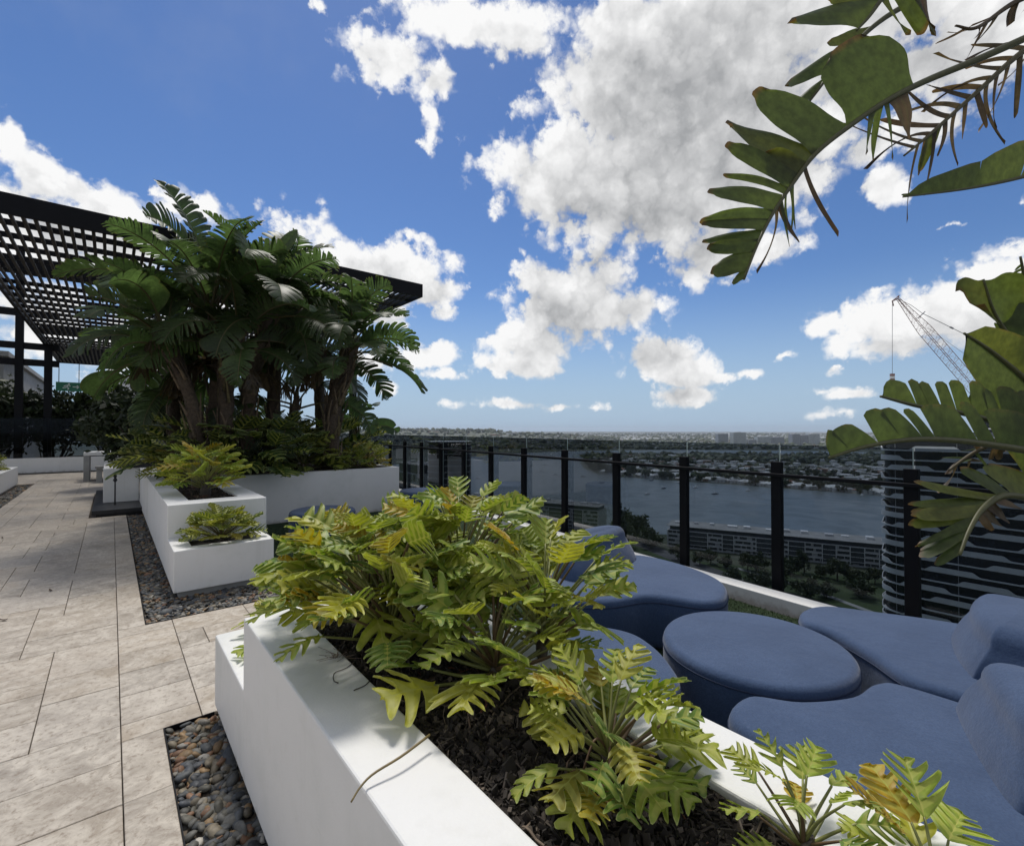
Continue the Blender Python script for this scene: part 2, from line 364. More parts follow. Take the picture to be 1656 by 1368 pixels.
M_trunk = mat('fibrous_trunk', attr=True, rough=.9, var=.5, vscale=22, bump=.8, bscale=35, bdist=.03)
M_turf = mat('green_turf', (.022, .045, .013), .95, var=.35, vscale=60, bump=.8, bscale=300, bdist=.02)
M_blade = mat('grass_blade', attr=True, rough=.7)

# ================================================================== TERRACE
rng = np.random.default_rng(7); rnd = random.Random(11)
BED_X0 = .228; PL_X0, PL_X1 = .46, 1.34

def terrace_slab():
    mb = MB(); mb.box(-14, 5.0, -8, 40, -.5, -.03); tag(mb.build('terrace_slab', M_grout), kind='structure')
terrace_slab()

def paving():
    cell = 1.76/10
    xs = lambda i: BED_X0-cell*i                   # column i spans xs(i+1)..xs(i)
    y_at = lambda j: 3.17+cell*j
    i0, i1, j0, j1 = -7, 40, -28, 122
    used = {}
    def allowed(i, j):
        x, y = BED_X0-cell*(i+.5), y_at(j+.5)
        if x > BED_X0 and not (3.17 < y < 4.93): return False
        if y > 11.4 and x > -.3 and y < 15.6: return False
        if y > 24.0: return False
        if x < -1.66 and 9 < y < 19.8 and x > -2.0: return False
        return True
    free = {(i, j) for i in range(i0, i1) for j in range(j0, j1) if allowed(i, j)}
    mb = MB(); tiles = []
    # border course against the pebble bed
    for side in (range(j0, 0), range(10, 46)):
        js = list(side); k = 0
        while k < len(js):
            n = rnd.choice((2, 3, 3)); blk = [j for j in js[k:k+n] if (0, j) in free]; k += n
            if blk:
                tiles.append((0, 1, blk[0], blk[-1]+1)); free -= {(0, j) for j in blk}
    sizes = [(3, 2), (3, 2), (2, 2), (2, 2), (2, 3), (2, 1), (3, 3), (4, 2), (1, 2), (3, 1), (1, 1)]
    for j in range(j0, j1):
        for i in range(i0, i1):
            if (i, j) not in free: continue
            opt = sizes[:8]; rnd.shuffle(opt)
            for (a, b) in opt+[(2, 1), (1, 2), (1, 1)]:
                cells = {(i+p, j+q) for p in range(a) for q in range(b)}
                if cells <= free: break
            free -= cells; tiles.append((i, i+a, j, j+b))
    for (a, b, c, d) in tiles:
        x1, x0, y0, y1 = xs(a), xs(b), y_at(c), y_at(d); g = .0022; z = rnd.uniform(-.0012, .0012)
        k = rnd.gauss(1, .11); w = rnd.uniform(-1, 1)
        cc = np.array([.40, .345, .28])*k*np.array([1+.03*w, 1, 1-.05*w])
        sh = np.array([rnd.uniform(0, 50), rnd.uniform(0, 50), 0])
        x0 += g; x1 -= g; y0 += g; y1 -= g; e = .0025
        v = [(x0, y0, -.02), (x1, y0, -.02), (x1, y1, -.02), (x0, y1, -.02), (x0, y0, z-e), (x1, y0, z-e), (x1, y1, z-e), (x0, y1, z-e),
             (x0+e, y0+e, z), (x1-e, y0+e, z), (x1-e, y1-e, z), (x0+e, y1-e, z)]
        f = [[0, 1, 5, 4], [1, 2, 6, 5], [2, 3, 7, 6], [3, 0, 4, 7], [4, 5, 9, 8], [5, 6, 10, 9], [6, 7, 11, 10], [7, 4, 8, 11], [8, 9, 10, 11]]
        mb.add(v, f, 0, cc, np.tile(sh, (12, 1)))
    tag(mb.build('path', M_trav), kind='structure')
paving()

def steel_edging():
    t = empty('bed_edging', (BED_X0, 3.17, -.02), 'thin dark metal edging strip between pebble beds and stone paving', 'edging')
    for n, (a, b, c, d) in enumerate(((BED_X0-.001, BED_X0+.004, -2, 3.166), (BED_X0+.004, PL_X0, 3.161, 3.166), (BED_X0-.001, BED_X0+.004, 4.935, 11.4), (BED_X0+.004, 1.36, 4.935, 4.94))):
        m = MB(); m.box(a, b, c, d, -.03, .003); m.build('edging_strip', M_steel, t)
steel_edging()

def ico(sub):
    bm = bmesh.new(); bmesh.ops.create_icosphere(bm, subdivisions=sub, radius=1)
    v = np.array([q.co[:] for q in bm.verts]); f = [[l.index for l in p.verts] for p in bm.faces]; bm.free(); return v, f
ICO2 = ico(2); ICO1 = ico(1); ICO3 = ico(3)
PEB_COLS = np.array([(.075, .080, .082), (.055, .058, .062), (.10, .098, .088), (.16, .135, .095), (.24, .155, .075), (.19, .105, .06), (.20, .185, .155), (.33, .31, .27), (.06, .066, .075), (.09, .085, .068), (.12, .115, .10)])
PEB_P = np.array([14, 11, 14, 13, 8, 8, 8, 3, 10, 10, 9], float); PEB_P /= PEB_P.sum()
def pebbles(regions, name, label_seed, size, dens, layers, brown=None):
    r = np.random.default_rng(label_seed); mb = MB(); V, F = ICO2
    for (x0, x1, y0, y1) in regions:
        for lay in range(layers):
            n = int((x1-x0)*(y1-y0)*dens)
            for _ in range(n):
                x, y = r.uniform(x0+.008, x1-.008), r.uniform(y0+.01, y1-.01); s = size*r.lognormal(0, .28)
                a = np.array([s*r.uniform(.9, 1.35), s*r.uniform(.6, .9), s*r.uniform(.32, .6)])
                p = V*(1+.10*np.sin(V @ r.normal(0, 1.7, 3)+r.uniform(0, 6))[:, None]+.06*np.sin(V @ r.normal(0, 3.2, 3)+r.uniform(0, 6))[:, None])*a
                th = r.uniform(0, 6.28); ca, sa = math.cos(th), math.sin(th); Rz = np.array([[ca, -sa, 0], [sa, ca, 0], [0, 0, 1]])
                b = r.normal(0, .38); cb, sb = math.cos(b), math.sin(b); Rx = np.array([[1, 0, 0], [0, cb, -sb], [0, sb, cb]])
                g = r.normal(0, .3); cg, sg = math.cos(g), math.sin(g); Ry = np.array([[cg, 0, sg], [0, 1, 0], [-sg, 0, cg]])
                p = p @ (Rz @ Rx @ Ry).T + (x, y, -.028+lay*.013+r.uniform(-.004, .006))
                p[:, 0] = np.clip(p[:, 0], x0+.001, x1-.001); p[:, 1] = np.clip(p[:, 1], y0+.001, y1-.001)
                pr = PEB_P.copy()
                if brown and y > brown: pr[[4, 5, 3]] *= 3.0; pr /= pr.sum()
                c = PEB_COLS[r.choice(len(PEB_COLS), p=pr)]*r.uniform(.75, 1.25)
                mb.add(p, F, 0, c)
    return tag(mb.build(name, M_peb, smooth=True), kind='stuff')
tag(pebbles([(BED_X0+.004, PL_X0+.05, 1.7, 3.16)], 'pebbles', 3, .0235, 950, 2, 2.7), 'loose dark river pebbles in the near bed beside the white planter', 'pebbles')
tag(pebbles([(BED_X0+.004, PL_X0+.05, 4.94, 11.4), (PL_X0+.05, 1.36, 4.94, 5.62)], 'pebbles', 4, .019, 950, 2), 'dark river pebbles in the L shaped bed round the small planter', 'pebbles')
tag(pebbles([(-2.03, -1.665, 9, 19.6)], 'pebbles', 5, .028, 330, 1), 'dark pebbles beside the far left planter', 'pebbles')

def planter(name, x0, x1, y0, y1, z0, z1, op, soil_drop, label, plinth=True, cat='planter'):
    t = empty(name, ((x0+x1)/2, (y0+y1)/2, 0), label, cat)
    a, b, c, d = op; zi = z1-soil_drop-.1
    v = [(x0, y0, z0), (x1, y0, z0), (x1, y1, z0), (x0, y1, z0), (x0, y0, z1), (x1, y0, z1), (x1, y1, z1), (x0, y1, z1),
         (a, c, z1), (b, c, z1), (b, d, z1), (a, d, z1), (a, c, zi), (b, c, zi), (b, d, zi), (a, d, zi)]
    f = [[0, 1, 5, 4], [1, 2, 6, 5], [2, 3, 7, 6], [3, 0, 4, 7], [4, 5, 9, 8], [5, 6, 10, 9], [6, 7, 11, 10], [7, 4, 8, 11],
         [8, 9, 13, 12], [9, 10, 14, 13], [10, 11, 15, 14], [11, 8, 12, 15], [0, 3, 2, 1], [12, 13, 14, 15]]
    m = MB(); m.add(v, f); m.build('planter_box', M_white, t, bevel=.007)
    if plinth:
        m = MB(); m.box(x0+.045, x1-.045, y0+.045, y1-.045, -.03, z0-.002); m.build('plinth', M_conc, t)
    m = MB(); nx, ny = max(2, int((b-a)/.06)), max(2, int((d-c)/.06)); zs = z1-soil_drop
    X, Yg = np.meshgrid(np.linspace(a+.001, b-.001, nx), np.linspace(c+.001, d-.001, ny))
    Z = zs+rng.normal(0, .010, X.shape)
    vv = np.stack([X, Yg, Z], -1).reshape(-1, 3); ff = [[j*nx+i, j*nx+i+1, (j+1)*nx+i+1, (j+1)*nx+i] for j in range(ny-1) for i in range(nx-1)]
    m.add(vv, ff); m.build('soil', M_soil, t, smooth=True)
    return t
def mulch(regions, z, seed, dens, name_label):
    r = np.random.default_rng(seed); mb = MB()
    for (x0, x1, y0, y1) in regions:
        for _ in range(int((x1-x0)*(y1-y0)*dens)):
            s = r.lognormal(math.log(.0072), .42); q = r.normal(0, 1, (3, 3)); q, _r = np.linalg.qr(q)
            c = np.array((r.uniform(x0+.01, x1-.01), r.uniform(y0+.01, y1-.01), z+r.uniform(-.006, .02)))
            k = r.choice([.018, .03, .045, .07, .13], p=[.3, .3, .24, .12, .04]); cc = np.array([k*1.25, k, k*.78])*r.uniform(.8, 1.2)
            mb.obox(c, q[0]*s*r.uniform(.8, 1.5), q[1]*s*r.uniform(.35, .7), q[2]*s*.13, 0, cc)
        for _ in range(int((x1-x0)*(y1-y0)*120)):           # roots and twigs
            p0 = np.array((r.uniform(x0+.03, x1-.03), r.uniform(y0+.03, y1-.03), z+.012)); L = r.uniform(.05, .22); a = r.uniform(0, 6.28); pts = [p0]
            for k in range(6):
                a += r.normal(0, .45); pts.append(pts[-1]+np.array((math.cos(a), math.sin(a), 0))*L/6+np.array((0, 0, r.normal(0, .006))))
            pts = np.array(pts); pts[:, 0] = np.clip(pts[:, 0], x0+.012, x1-.012); pts[:, 1] = np.clip(pts[:, 1], y0+.012, y1-.012); pts[:, 2] = np.clip(pts[:, 2], z+.004, z+.035)
            cc = np.array([(.10, .065, .045), (.16, .12, .085), (.05, .04, .03), (.17, .07, .045)][r.integers(4)])
            mb.tube(pts, r.uniform(.0012, .0035), 5, 0, cc)
    return tag(mb.build('bark_mulch', M_mulch), name_label, 'mulch', kind='stuff')

NEAR_Z = .757
planter('planter', PL_X0, PL_X1, -2.2, 2.41, .045, NEAR_Z, (.672, 1.112, -2.0, 2.16), .035, 'tall long white rendered planter in the foreground')
planter('planter', PL_X0, PL_X1, 2.413, 3.155, .045, .436, (.70, 1.10, 2.60, 2.95), .03, 'low white planter step behind the tall foreground planter')
planter('planter', PL_X0, PL_X1-.01, 5.50, 6.172, .05, .445, (.62, 1.20, 5.66, 6.05), .03, 'small low white planter on pebbles in front of a taller one')
planter('planter', PL_X0, 1.41, 6.175, 12.55, .05, .795, (.68, 1.17, 6.50, 11.5), .04, 'tall white planter behind the small one, with a yellow bushy plant')
planter('planter', 1.415, 4.42, 8.76, 14.2, .0, .845, (1.55, 4.28, 8.90, 14.05), .05, 'large white raised bed holding the tall palms', plinth=False)
planter('planter', -4.6, -2.04, 9.0, 19.6, .03, .52, (-4.4, -2.22, 9.2, 19.4), .03, 'white planter at the far left edge of the path')
mulch([(.672, 1.112, -.4, 2.16)], NEAR_Z-.035, 21, 16500, 'dark bark chips and roots in the foreground planter')
mulch([(.68, 1.17, 6.5, 8.2), (.62, 1.20, 5.66, 6.05)], .76, 22, 1500, 'dark bark chips under the yellow bush in the mid planter') if False else None
mulch([(.68, 1.17, 6.5, 8.0)], .757, 22, 1800, 'dark bark chips under the yellow bush in the tall middle planter')
mulch([(1.55, 4.28, 8.9, 10.2)], .80, 23, 1100, 'dark bark chips under the tall palms')

def turf():
    m = MB(); m.prism([(1.36, -4), (4.28, -4), (4.38+.091*.0, 1.0), (6.3, 24), (4.44, 24), (1.36, 24)], -.03, .004); tag(m.build('lawn', M_turf), kind='structure')
    r = np.random.default_rng(5); N = 46000; m = MB()
    X = np.concatenate([r.uniform(3.0, 4.5, 14000), r.uniform(1.37, 5.1, 60000)]); Yy = np.concatenate([r.uniform(1.0, 3.6, 14000), r.uniform(1.2, 8.75, 60000)])
    ok = (X < 4.42+.091*(Yy-1.4)); X, Yy = X[ok], Yy[ok]; n = len(X)
    a = r.uniform(0, 6.28, n); h = r.uniform(.012, .026, n); w = .003; lean = r.normal(0, .010, (n, 2))
    P0 = np.stack([X-np.cos(a)*w, Yy-np.sin(a)*w, np.full(n, .003)], 1); P1 = np.stack([X+np.cos(a)*w, Yy+np.sin(a)*w, np.full(n, .003)], 1); P2 = np.stack([X+lean[:, 0], Yy+lean[:, 1], h], 1)
    V = np.stack([P0, P1, P2], 1).reshape(-1, 3); k = r.uniform(.6, 1.4, n); C = np.stack([.030*k, .066*k, .016*k], 1); C = np.repeat(C, 3, 0)
    m.add(V, [[3*i, 3*i+1, 3*i+2] for i in range(n)], 0, C)
    tag(m.build('grass', M_blade), 'short green artificial grass blades round the blue seats', 'grass', kind='stuff')
turf()

# ------------------------------------------------------------------ fence
FD = np.array([.0906, .9959, 0]); FN = np.array([.9959, -.0906, 0]); FP = np.array([4.889, 1.856, 0])   # along, outward, origin
def FX(s, o, z): return FP+FD*s+FN*o+np.array([0, 0, z])
def fence():
    k = MB(); k.obox(FX(9, -.285, .05), FD*17, FN*.095, (0, 0, .07)); o = k.build('kerb', M_white, bevel=.006, loc=FX(9, -.285, 0)); tag(o, 'low white kerb running along the foot of the glass fence', 'kerb')
    t = empty('glass_fence', FX(0, 0, 0), 'dark tinted glass balustrade with black posts along the roof edge', 'fence')
    b = MB(); b.obox(FX(9, -.05, -.02), FD*17, FN*.135, (0, 0, .055)); b.build('base_channel', M_steel, t)
    b = MB(); b.obox(FX(9, -.065, 1.165), FD*17, FN*.022, (0, 0, .016)); b.build('rail', M_steel, t, bevel=.005)
    for i in range(-5, 24):
        s = i*1.022
        b = MB(); b.obox(FX(s, -.012, .662), FD*.046, FN*.03, (0, 0, .628)); b.build('post', M_steel, t, bevel=.004)
        b = MB(); b.obox(FX(s+.511, .05, .745), FD*.503, FN*.006, (0, 0, .705)); b.build('glass_panel', M_glass, t)
        b = MB(); b.obox(FX(s+.511-.5055, .05, .745), FD*.002, FN*.006, (0, 0, .705)); b.build('panel_edge', M_gedge, t)
fence()

# ------------------------------------------------------------------ pergola and rear of the terrace
def Yp(u, v, y):
    r = ray(u, v); return EYE+r*(y/r[1])
def pergola():
    x0, x1, y0, y1, z = -1.98, 5.72, 10.2, 31.5, 4.8
    t = empty('pergola', (1.7, 13, 0), 'large dark slatted pergola roof on black posts above the palms', 'pergola')
    def part(name, boxes, m=M_steel, bev=0):
        b = MB(); [b.box(*q) for q in boxes]; return b.build(name, m, t, bevel=bev)
    part('fascia', [(x0, x1, y0-.06, y0, z-.02, z+.29)]); part('fascia', [(x1-.06, x1, y0+.003, y1, z-.02, z+.29)])
    part('fascia', [(x0, x0+.06, y0+.003, y1, z-.02, z+.29)]); part('fascia', [(x0+.063, x1-.063, y1-.08, y1, z-.02, z+.29)])
    part('beam', [(x0+.063, x1-.063, 14.3, 14.58, z+.12, z+.42)]); part('beam', [(x0+.063, x1-.063, 23.0, 23.28, z+.12, z+.42)])
    n = int((x1-x0-.12)/.134)
    part('slat_layer', [(x0+.1+i*.134, x0+.147+i*.134, y0+.003, y1-.083, z, z+.04) for i in range(n)], M_slat)
    part('rail_layer', [(x0+.063, x1-.063, y, y+.07, z+.043, z+.125) for y in np.arange(y0+.66, y1-.3, .72) if not (14.2 < y < 14.65 or 22.9 < y < 23.35)])
    for (x, y) in ((Yp(283, 600, 14.44)[0], 14.44), (Yp(571, 600, 14.44)[0], 14.44), (2.1, 23.14), (5.4, 23.14)):
        part('post', [(x-.09, x+.09, y-.09, y+.09, 0, z-.003)], bev=.006)
pergola()
def steel_frame():
    t = empty('steel_frame', (-3, 24.9, 0), 'black steel window frame standing behind the far white wall', 'frame'); y = 24.98
    def part(n, *q): b = MB(); b.box(*q); b.build(n, M_steel, t)
    for u in (31, 78): x = Yp(u, 600, y)[0]; part('post', x-.11, x+.11, y-.1, y+.1, .0, Yp(u, 400 if u == 31 else 560, y)[2])
    for (u, v, h) in ((40, 506, .13), (50, 560, .12), (60, 587, .12)): z = Yp(u, v, y)[2]; part('crossbar', -9, Yp(96, 590, y)[0], y-.06, y+.06, z-h, z+h)
steel_frame()
def far_wall():
    b = MB(); b.box(-10, 4.4, 24.4, 24.62, -.02, .545); tag(b.build('garden_wall', M_white, bevel=.006), 'low white wall across the far end of the path', 'wall')
    b = MB(); b.box(-10, 4.4, 24.05, 24.395, -.02, .012); tag(b.build('drain_strip', M_soil), 'dark gravel strip along the foot of the far white wall', 'drain')
    t = empty('glass_screen', (-3, 24.72, .545), 'dark glass screen on the far white wall in front of the hedge', 'screen')
    for i in range(7): b = MB(); b.box(-10+i*2.05, -10+i*2.05+2.03, 24.70, 24.712, .547, 2.0); b.build('glass_panel', M_glass, t)
    b = MB(); b.box(-16, -3.3, 27.5, 44, -.5, 4.5); b.box(-16.15, -3.15, 27.35, 44.15, 4.502, 4.7); tag(b.build('concrete_building', M_conc), 'grey concrete building behind the hedge at the left edge', 'building')
    p0, p1 = Yp(158, 620, 38), Yp(235, 620, 38)
    b = MB(); b.box(p0[0], p1[0]+3, 38, 46, -1, Yp(158, 603, 38)[2]); tag(b.build('white_building', M_white), 'plain white building rising behind the hedge under the pergola', 'building')
far_wall()
def water_feature():
    b = MB(); b.box(-.262, .47, 11.5, 15.4, .04, .115); b.box(-.2, .47, 11.58, 15.3, -.02, .038); tag(b.build('black_platform', M_black, bevel=.004), 'low black stone platform at the foot of the white counter', 'platform')
    t = empty('counter', (.18, 13.5, .115), 'white counter block with a black stone sink on top', 'counter')
    b = MB(); b.box(-.115, .452, 12.62, 15.0, .117, .80); b.build('counter_block', M_white, t, bevel=.006)
    s = MB(); x0, x1, y0, y1, z0, z1 = .11, .85, 12.58, 14.3, .803, .915
    a, bb, c, d = x0+.09, x1-.09, y0+.09, y1-.5
    v = [(x0, y0, z0), (x1, y0, z0), (x1, y1, z0), (x0, y1, z0), (x0, y0, z1), (x1, y0, z1), (x1, y1, z1), (x0, y1, z1), (a, c, z1), (bb, c, z1), (bb, d, z1), (a, d, z1), (a, c, z0+.02), (bb, c, z0+.02), (bb, d, z0+.02), (a, d, z0+.02)]
    s.add(v, [[0, 1, 5, 4], [1, 2, 6, 5], [2, 3, 7, 6], [3, 0, 4, 7], [4, 5, 9, 8], [5, 6, 10, 9], [6, 7, 11, 10], [7, 4, 8, 11], [8, 9, 13, 12], [9, 10, 14, 13], [10, 11, 15, 14], [11, 8, 12, 15], [12, 13, 14, 15], [0, 3, 2, 1]])
    s.build('sink', M_black, t, bevel=.005)
    s = MB(); s.beam((.30, 13.2, .90), (.55, 13.55, .925), .07, .02); s.build('sink_lid', M_conc, t)
    p = Yp(186, 800, 12.2); x = p[0]
    s = MB(); s.tube([(x, 12.2, .115), (x, 12.2, .62)], .013, 8); s.tube([(x, 12.2, .56), (x, 12.2, .60), (x, 12.2, .64), (x, 12.2, .68), (x, 12.2, .73)], [.014, .035, .018, .03, .004], 10); s.box(x-.035, x+.035, 12.19, 12.21, .585, .60)
    tag(s.build('garden_spike', M_black), 'thin black metal garden spike standing before the white counter', 'spike')
    t = empty('garden_table', (-.1, 20.1, 0), 'white slab table with panel legs beyond the counter', 'table')
    for n, q in (('tabletop', (-.64, 1.3, 19.5, 20.7, .79, .89)), ('leg', (-.64, -.50, 19.5, 20.7, 0, .787)), ('leg', (1.16, 1.3, 19.5, 20.7, 0, .787))): b = MB(); b.box(*q); b.build(n, M_white if n == 'tabletop' else M_conc, t, bevel=.006)
    t = empty('garden_bench', (.2, 19.1, 0), 'grey bench tucked beside the white slab table', 'bench')
    for n, q in (('seat', (-.36, 1.1, 18.85, 19.3, .42, .49)), ('leg', (-.33, -.2, 18.9, 19.25, 0, .417)), ('leg', (.92, 1.05, 18.9, 19.25, 0, .417))): b = MB(); b.box(*q); b.build(n, M_conc, t, bevel=.005)
water_feature()
def exit_sign():
    Mg = mat('sign_green', (.02, .16, .09), .4); Mw = mat('sign_white', (.65, .72, .68), .4)
    c = W(111.5, 625.5, 15.5); w, h = .31, .145
    t = empty('exit_sign', c+np.array([0, 0, h]), 'green running man exit sign hanging on two rods under the pergola', 'sign')
    a = np.array([1., 0, 0]); b = MB(); b.obox(c, a*w, (0, .02, 0), (0, 0, h)); b.build('sign_panel', Mg, t)
    m = MB(); y = c[1]-.023
    def P(x, z): return np.array([c[0]+x, y, c[2]+z])
    for p, q in (((-.02, .05), (-.05, -.01)), ((-.05, -.01), (.0, -.05)), ((.0, -.05), (-.03, -.10)), ((-.05, -.01), (-.10, -.04)), ((-.10, -.04), (-.15, -.04)), ((-.02, .045), (.04, .02)), ((-.03, .05), (-.09, .03)), ((-.09, .03), (-.12, .0)), ((.09, .0), (.24, .0)), ((.24, .0), (.19, .05)), ((.24, .0), (.19, -.05))): m.beam(P(*p), P(*q), .004, .026)
    m.obox(P(.0, .085), (.022, 0, 0), (0, .002, 0), (0, 0, .022)); m.build('pictogram', Mw, t)
    m = MB(); 
    for s in (-.24, .24): m.tube([c+(s, 0, h), (c[0]+s, c[1], 4.8)], .011, 6)
    m.build('hanging_rod', M_steel, t)
exit_sign()

# ------------------------------------------------------------------ blue seats
def smooth_closed(P, n=6):
    P = np.asarray(P, float); k = len(P); out = []
    for i in range(k):
        a, b, c, d = P[i-1], P[i], P[(i+1) % k], P[(i+2) % k]
        for t in np.linspace(0, 1, n, endpoint=False): out.append(.5*((2*b)+(c-a)*t+(2*a-5*b+4*c-d)*t*t+(3*b-a-3*c+d)*t**3))
    return np.array(out)
def inset(P, d):
    k = len(P); T = np.roll(P, -1, 0)-np.roll(P, 1, 0); T /= np.linalg.norm(T, axis=1)[:, None]
    N = np.stack([-T[:, 1], T[:, 0]], 1)
    area = .5*np.sum(P[:, 0]*np.roll(P[:, 1], -1)-np.roll(P[:, 0], -1)*P[:, 1])
    return P+N*d*(1 if area > 0 else -1)
def cushion(mb, P, z0, z1, r=.05, lean=(0, 0), flare=0.0, crown=.012, shift=(0, 0), taper=0.0, bulge=0.0, convex=False):
    """rounded upholstered block: rings up the side, a rounded shoulder, a softly crowned top"""
    cen = P.mean(0); rings = []; sh = np.asarray(shift, float)
    ext = (P.max(0)-P.min(0))/2
    def ring(d, z, f):
        q = d+taper*f-bulge*(math.sin(math.pi*min(1, f*1.05))-.6)
        rings.append(np.c_[((cen+(P-cen)*(1-q/ext) if convex else inset(P, q))+sh*f), np.full(len(P), z)])
    ring(.02, z0, 0); ring(.0, z0+.02, 0)
    for f in np.linspace(.15, 1, 6): ring(flare*0, z0+.02+(z1-r-z0-.02)*f, f)
    for a in np.linspace(15, 90, 6): ring(r*(1-math.cos(R_(a))), z1-r+r*math.sin(R_(a)), 1)
    base = rings[-1]; c3 = np.r_[base[:, :2].mean(0), z1]
    for f in (.9, .75, .55, .3): q = c3+(base-c3)*f; q[:, 2] = z1+crown*(1-f*f); rings.append(q)
    k = len(P); v = np.concatenate(rings+[c3[None]+(0, 0, crown)]); n = len(rings)
    fs = [[i*k+j, i*k+(j+1) % k, (i+1)*k+(j+1) % k, (i+1)*k+j] for i in range(n-1) for j in range(k)]
    fs += [[(n-1)*k+j, (n-1)*k+(j+1) % k, n*k] for j in range(k)]+[list(range(k))[::-1]]
    mb.add(v, fs)
def seam(P, z, r, parent, d=.0):
    q = inset(P, d); q = np.vstack([q, q[:2]]); m = MB(); m.tube(np.c_[q, np.full(len(q), z)], r*1.25, 6, cap=False); m.build('piping', M_pipe, parent, smooth=True)
def ccw(P): P = np.asarray(P, float); return P if np.sum(P[:, 0]*np.roll(P[:, 1], -1)-np.roll(P[:, 0], -1)*P[:, 1]) > 0 else P[::-1]
def seat(outline, back, shift, label, h=.40, hb=.665, grp='blue modular lounge seats'):
    P = smooth_closed(ccw(outline)); t = empty('lounge_seat', (*P.mean(0), 0), label, 'seat', grp)
    m = MB(); cushion(m, P, .012, h, .045); o = m.build('seat', M_fab, t, smooth=True); seam(P, h-.055, .0035, o, -.0005)
    if back is not None:
        B = smooth_closed(ccw(back)); m = MB(); cushion(m, B, h-.03, hb, .10, shift=shift, taper=.035, crown=.025, bulge=.012, convex=True); m.build('backrest', M_fab, t, smooth=True)
seat([(1.97, .93), (2.22, .985), (2.36, .815), (2.58, .68), (2.80, .64), (2.885, .53), (2.89, .1), (2.85, -.45), (2.4, -.6), (1.92, -.5), (1.86, .1), (1.88, .55)],
     [(2.15, .10), (2.20, .165), (2.40, .25), (2.62, .32), (2.80, .36), (2.86, .33), (2.87, .24), (2.86, -.12), (2.80, -.20), (2.5, -.26), (2.22, -.24), (2.13, -.12)], (.0, -.05), 'nearest blue seat with a tall rounded backrest, beside the foreground planter')
seat([(3.33, 1.12), (3.52, 1.20), (3.74, 1.14), (3.87, .92), (4.05, .5), (4.1, .05), (3.9, -.4), (3.3, -.4), (3.0, -.05), (2.95, .38), (2.97, .55), (3.14, .74), (3.29, .96)],
     [(3.16, .30), (3.20, .36), (3.42, .44), (3.70, .49), (3.92, .48), (3.98, .42), (3.98, .12), (3.90, .0), (3.6, -.07), (3.24, -.10), (3.14, .02)], (.0, -.05), 'blue seat with backrest between the round ottoman and the fence, right of the picture')
seat([(3.18, 1.68), (3.40, 1.64), (3.74, 1.85), (3.92, 2.3), (3.88, 2.75), (3.5, 3.0), (3.0, 3.0), (2.65, 2.75), (2.5, 2.35), (2.68, 2.13), (3.0, 2.0)],
     [(3.74, 2.68), (3.70, 2.61), (3.45, 2.52), (3.15, 2.48), (2.85, 2.49), (2.77, 2.55), (2.78, 2.72), (2.86, 2.80), (3.2, 2.86), (3.55, 2.90), (3.68, 2.86)], (.0, .10), 'blue seat with backrest beyond the round ottoman by the white kerb', hb=.70)
seat([(2.22, 1.36), (2.34, 1.55), (2.38, 1.73), (2.30, 1.93), (2.05, 2.35), (1.6, 2.4), (1.42, 2.0), (1.5, 1.5), (1.8, 1.22), (2.06, 1.22)], None, (0, 0), 'blue seat half hidden behind the foreground plants, left of the round ottoman')
seat([(4.12, 7.75), (4.4, 7.5), (4.75, 7.6), (4.85, 7.95), (4.7, 8.3), (4.3, 8.35), (4.1, 8.1)], None, (0, 0), 'small far blue seat by the fence at the end of the big planter', h=.46)
def ottoman(cx, cy, r, label, h=.405):
    a = np.linspace(0, 2*math.pi, 72, endpoint=False); P = np.c_[cx+r*np.cos(a), cy+r*np.sin(a)]
    t = empty('ottoman', (cx, cy, 0), label, 'ottoman', 'round blue ottomans'); m = MB(); cushion(m, P, .012, h, .04); o = m.build('drum', M_fab, t, smooth=True); seam(P, h-.052, .0035, o, -.0005)
ottoman(2.775, 1.185, .487, 'large round blue ottoman in the middle of the seats'); ottoman(2.42, 7.25, .46, 'round blue ottoman on the turf before the big white raised bed')

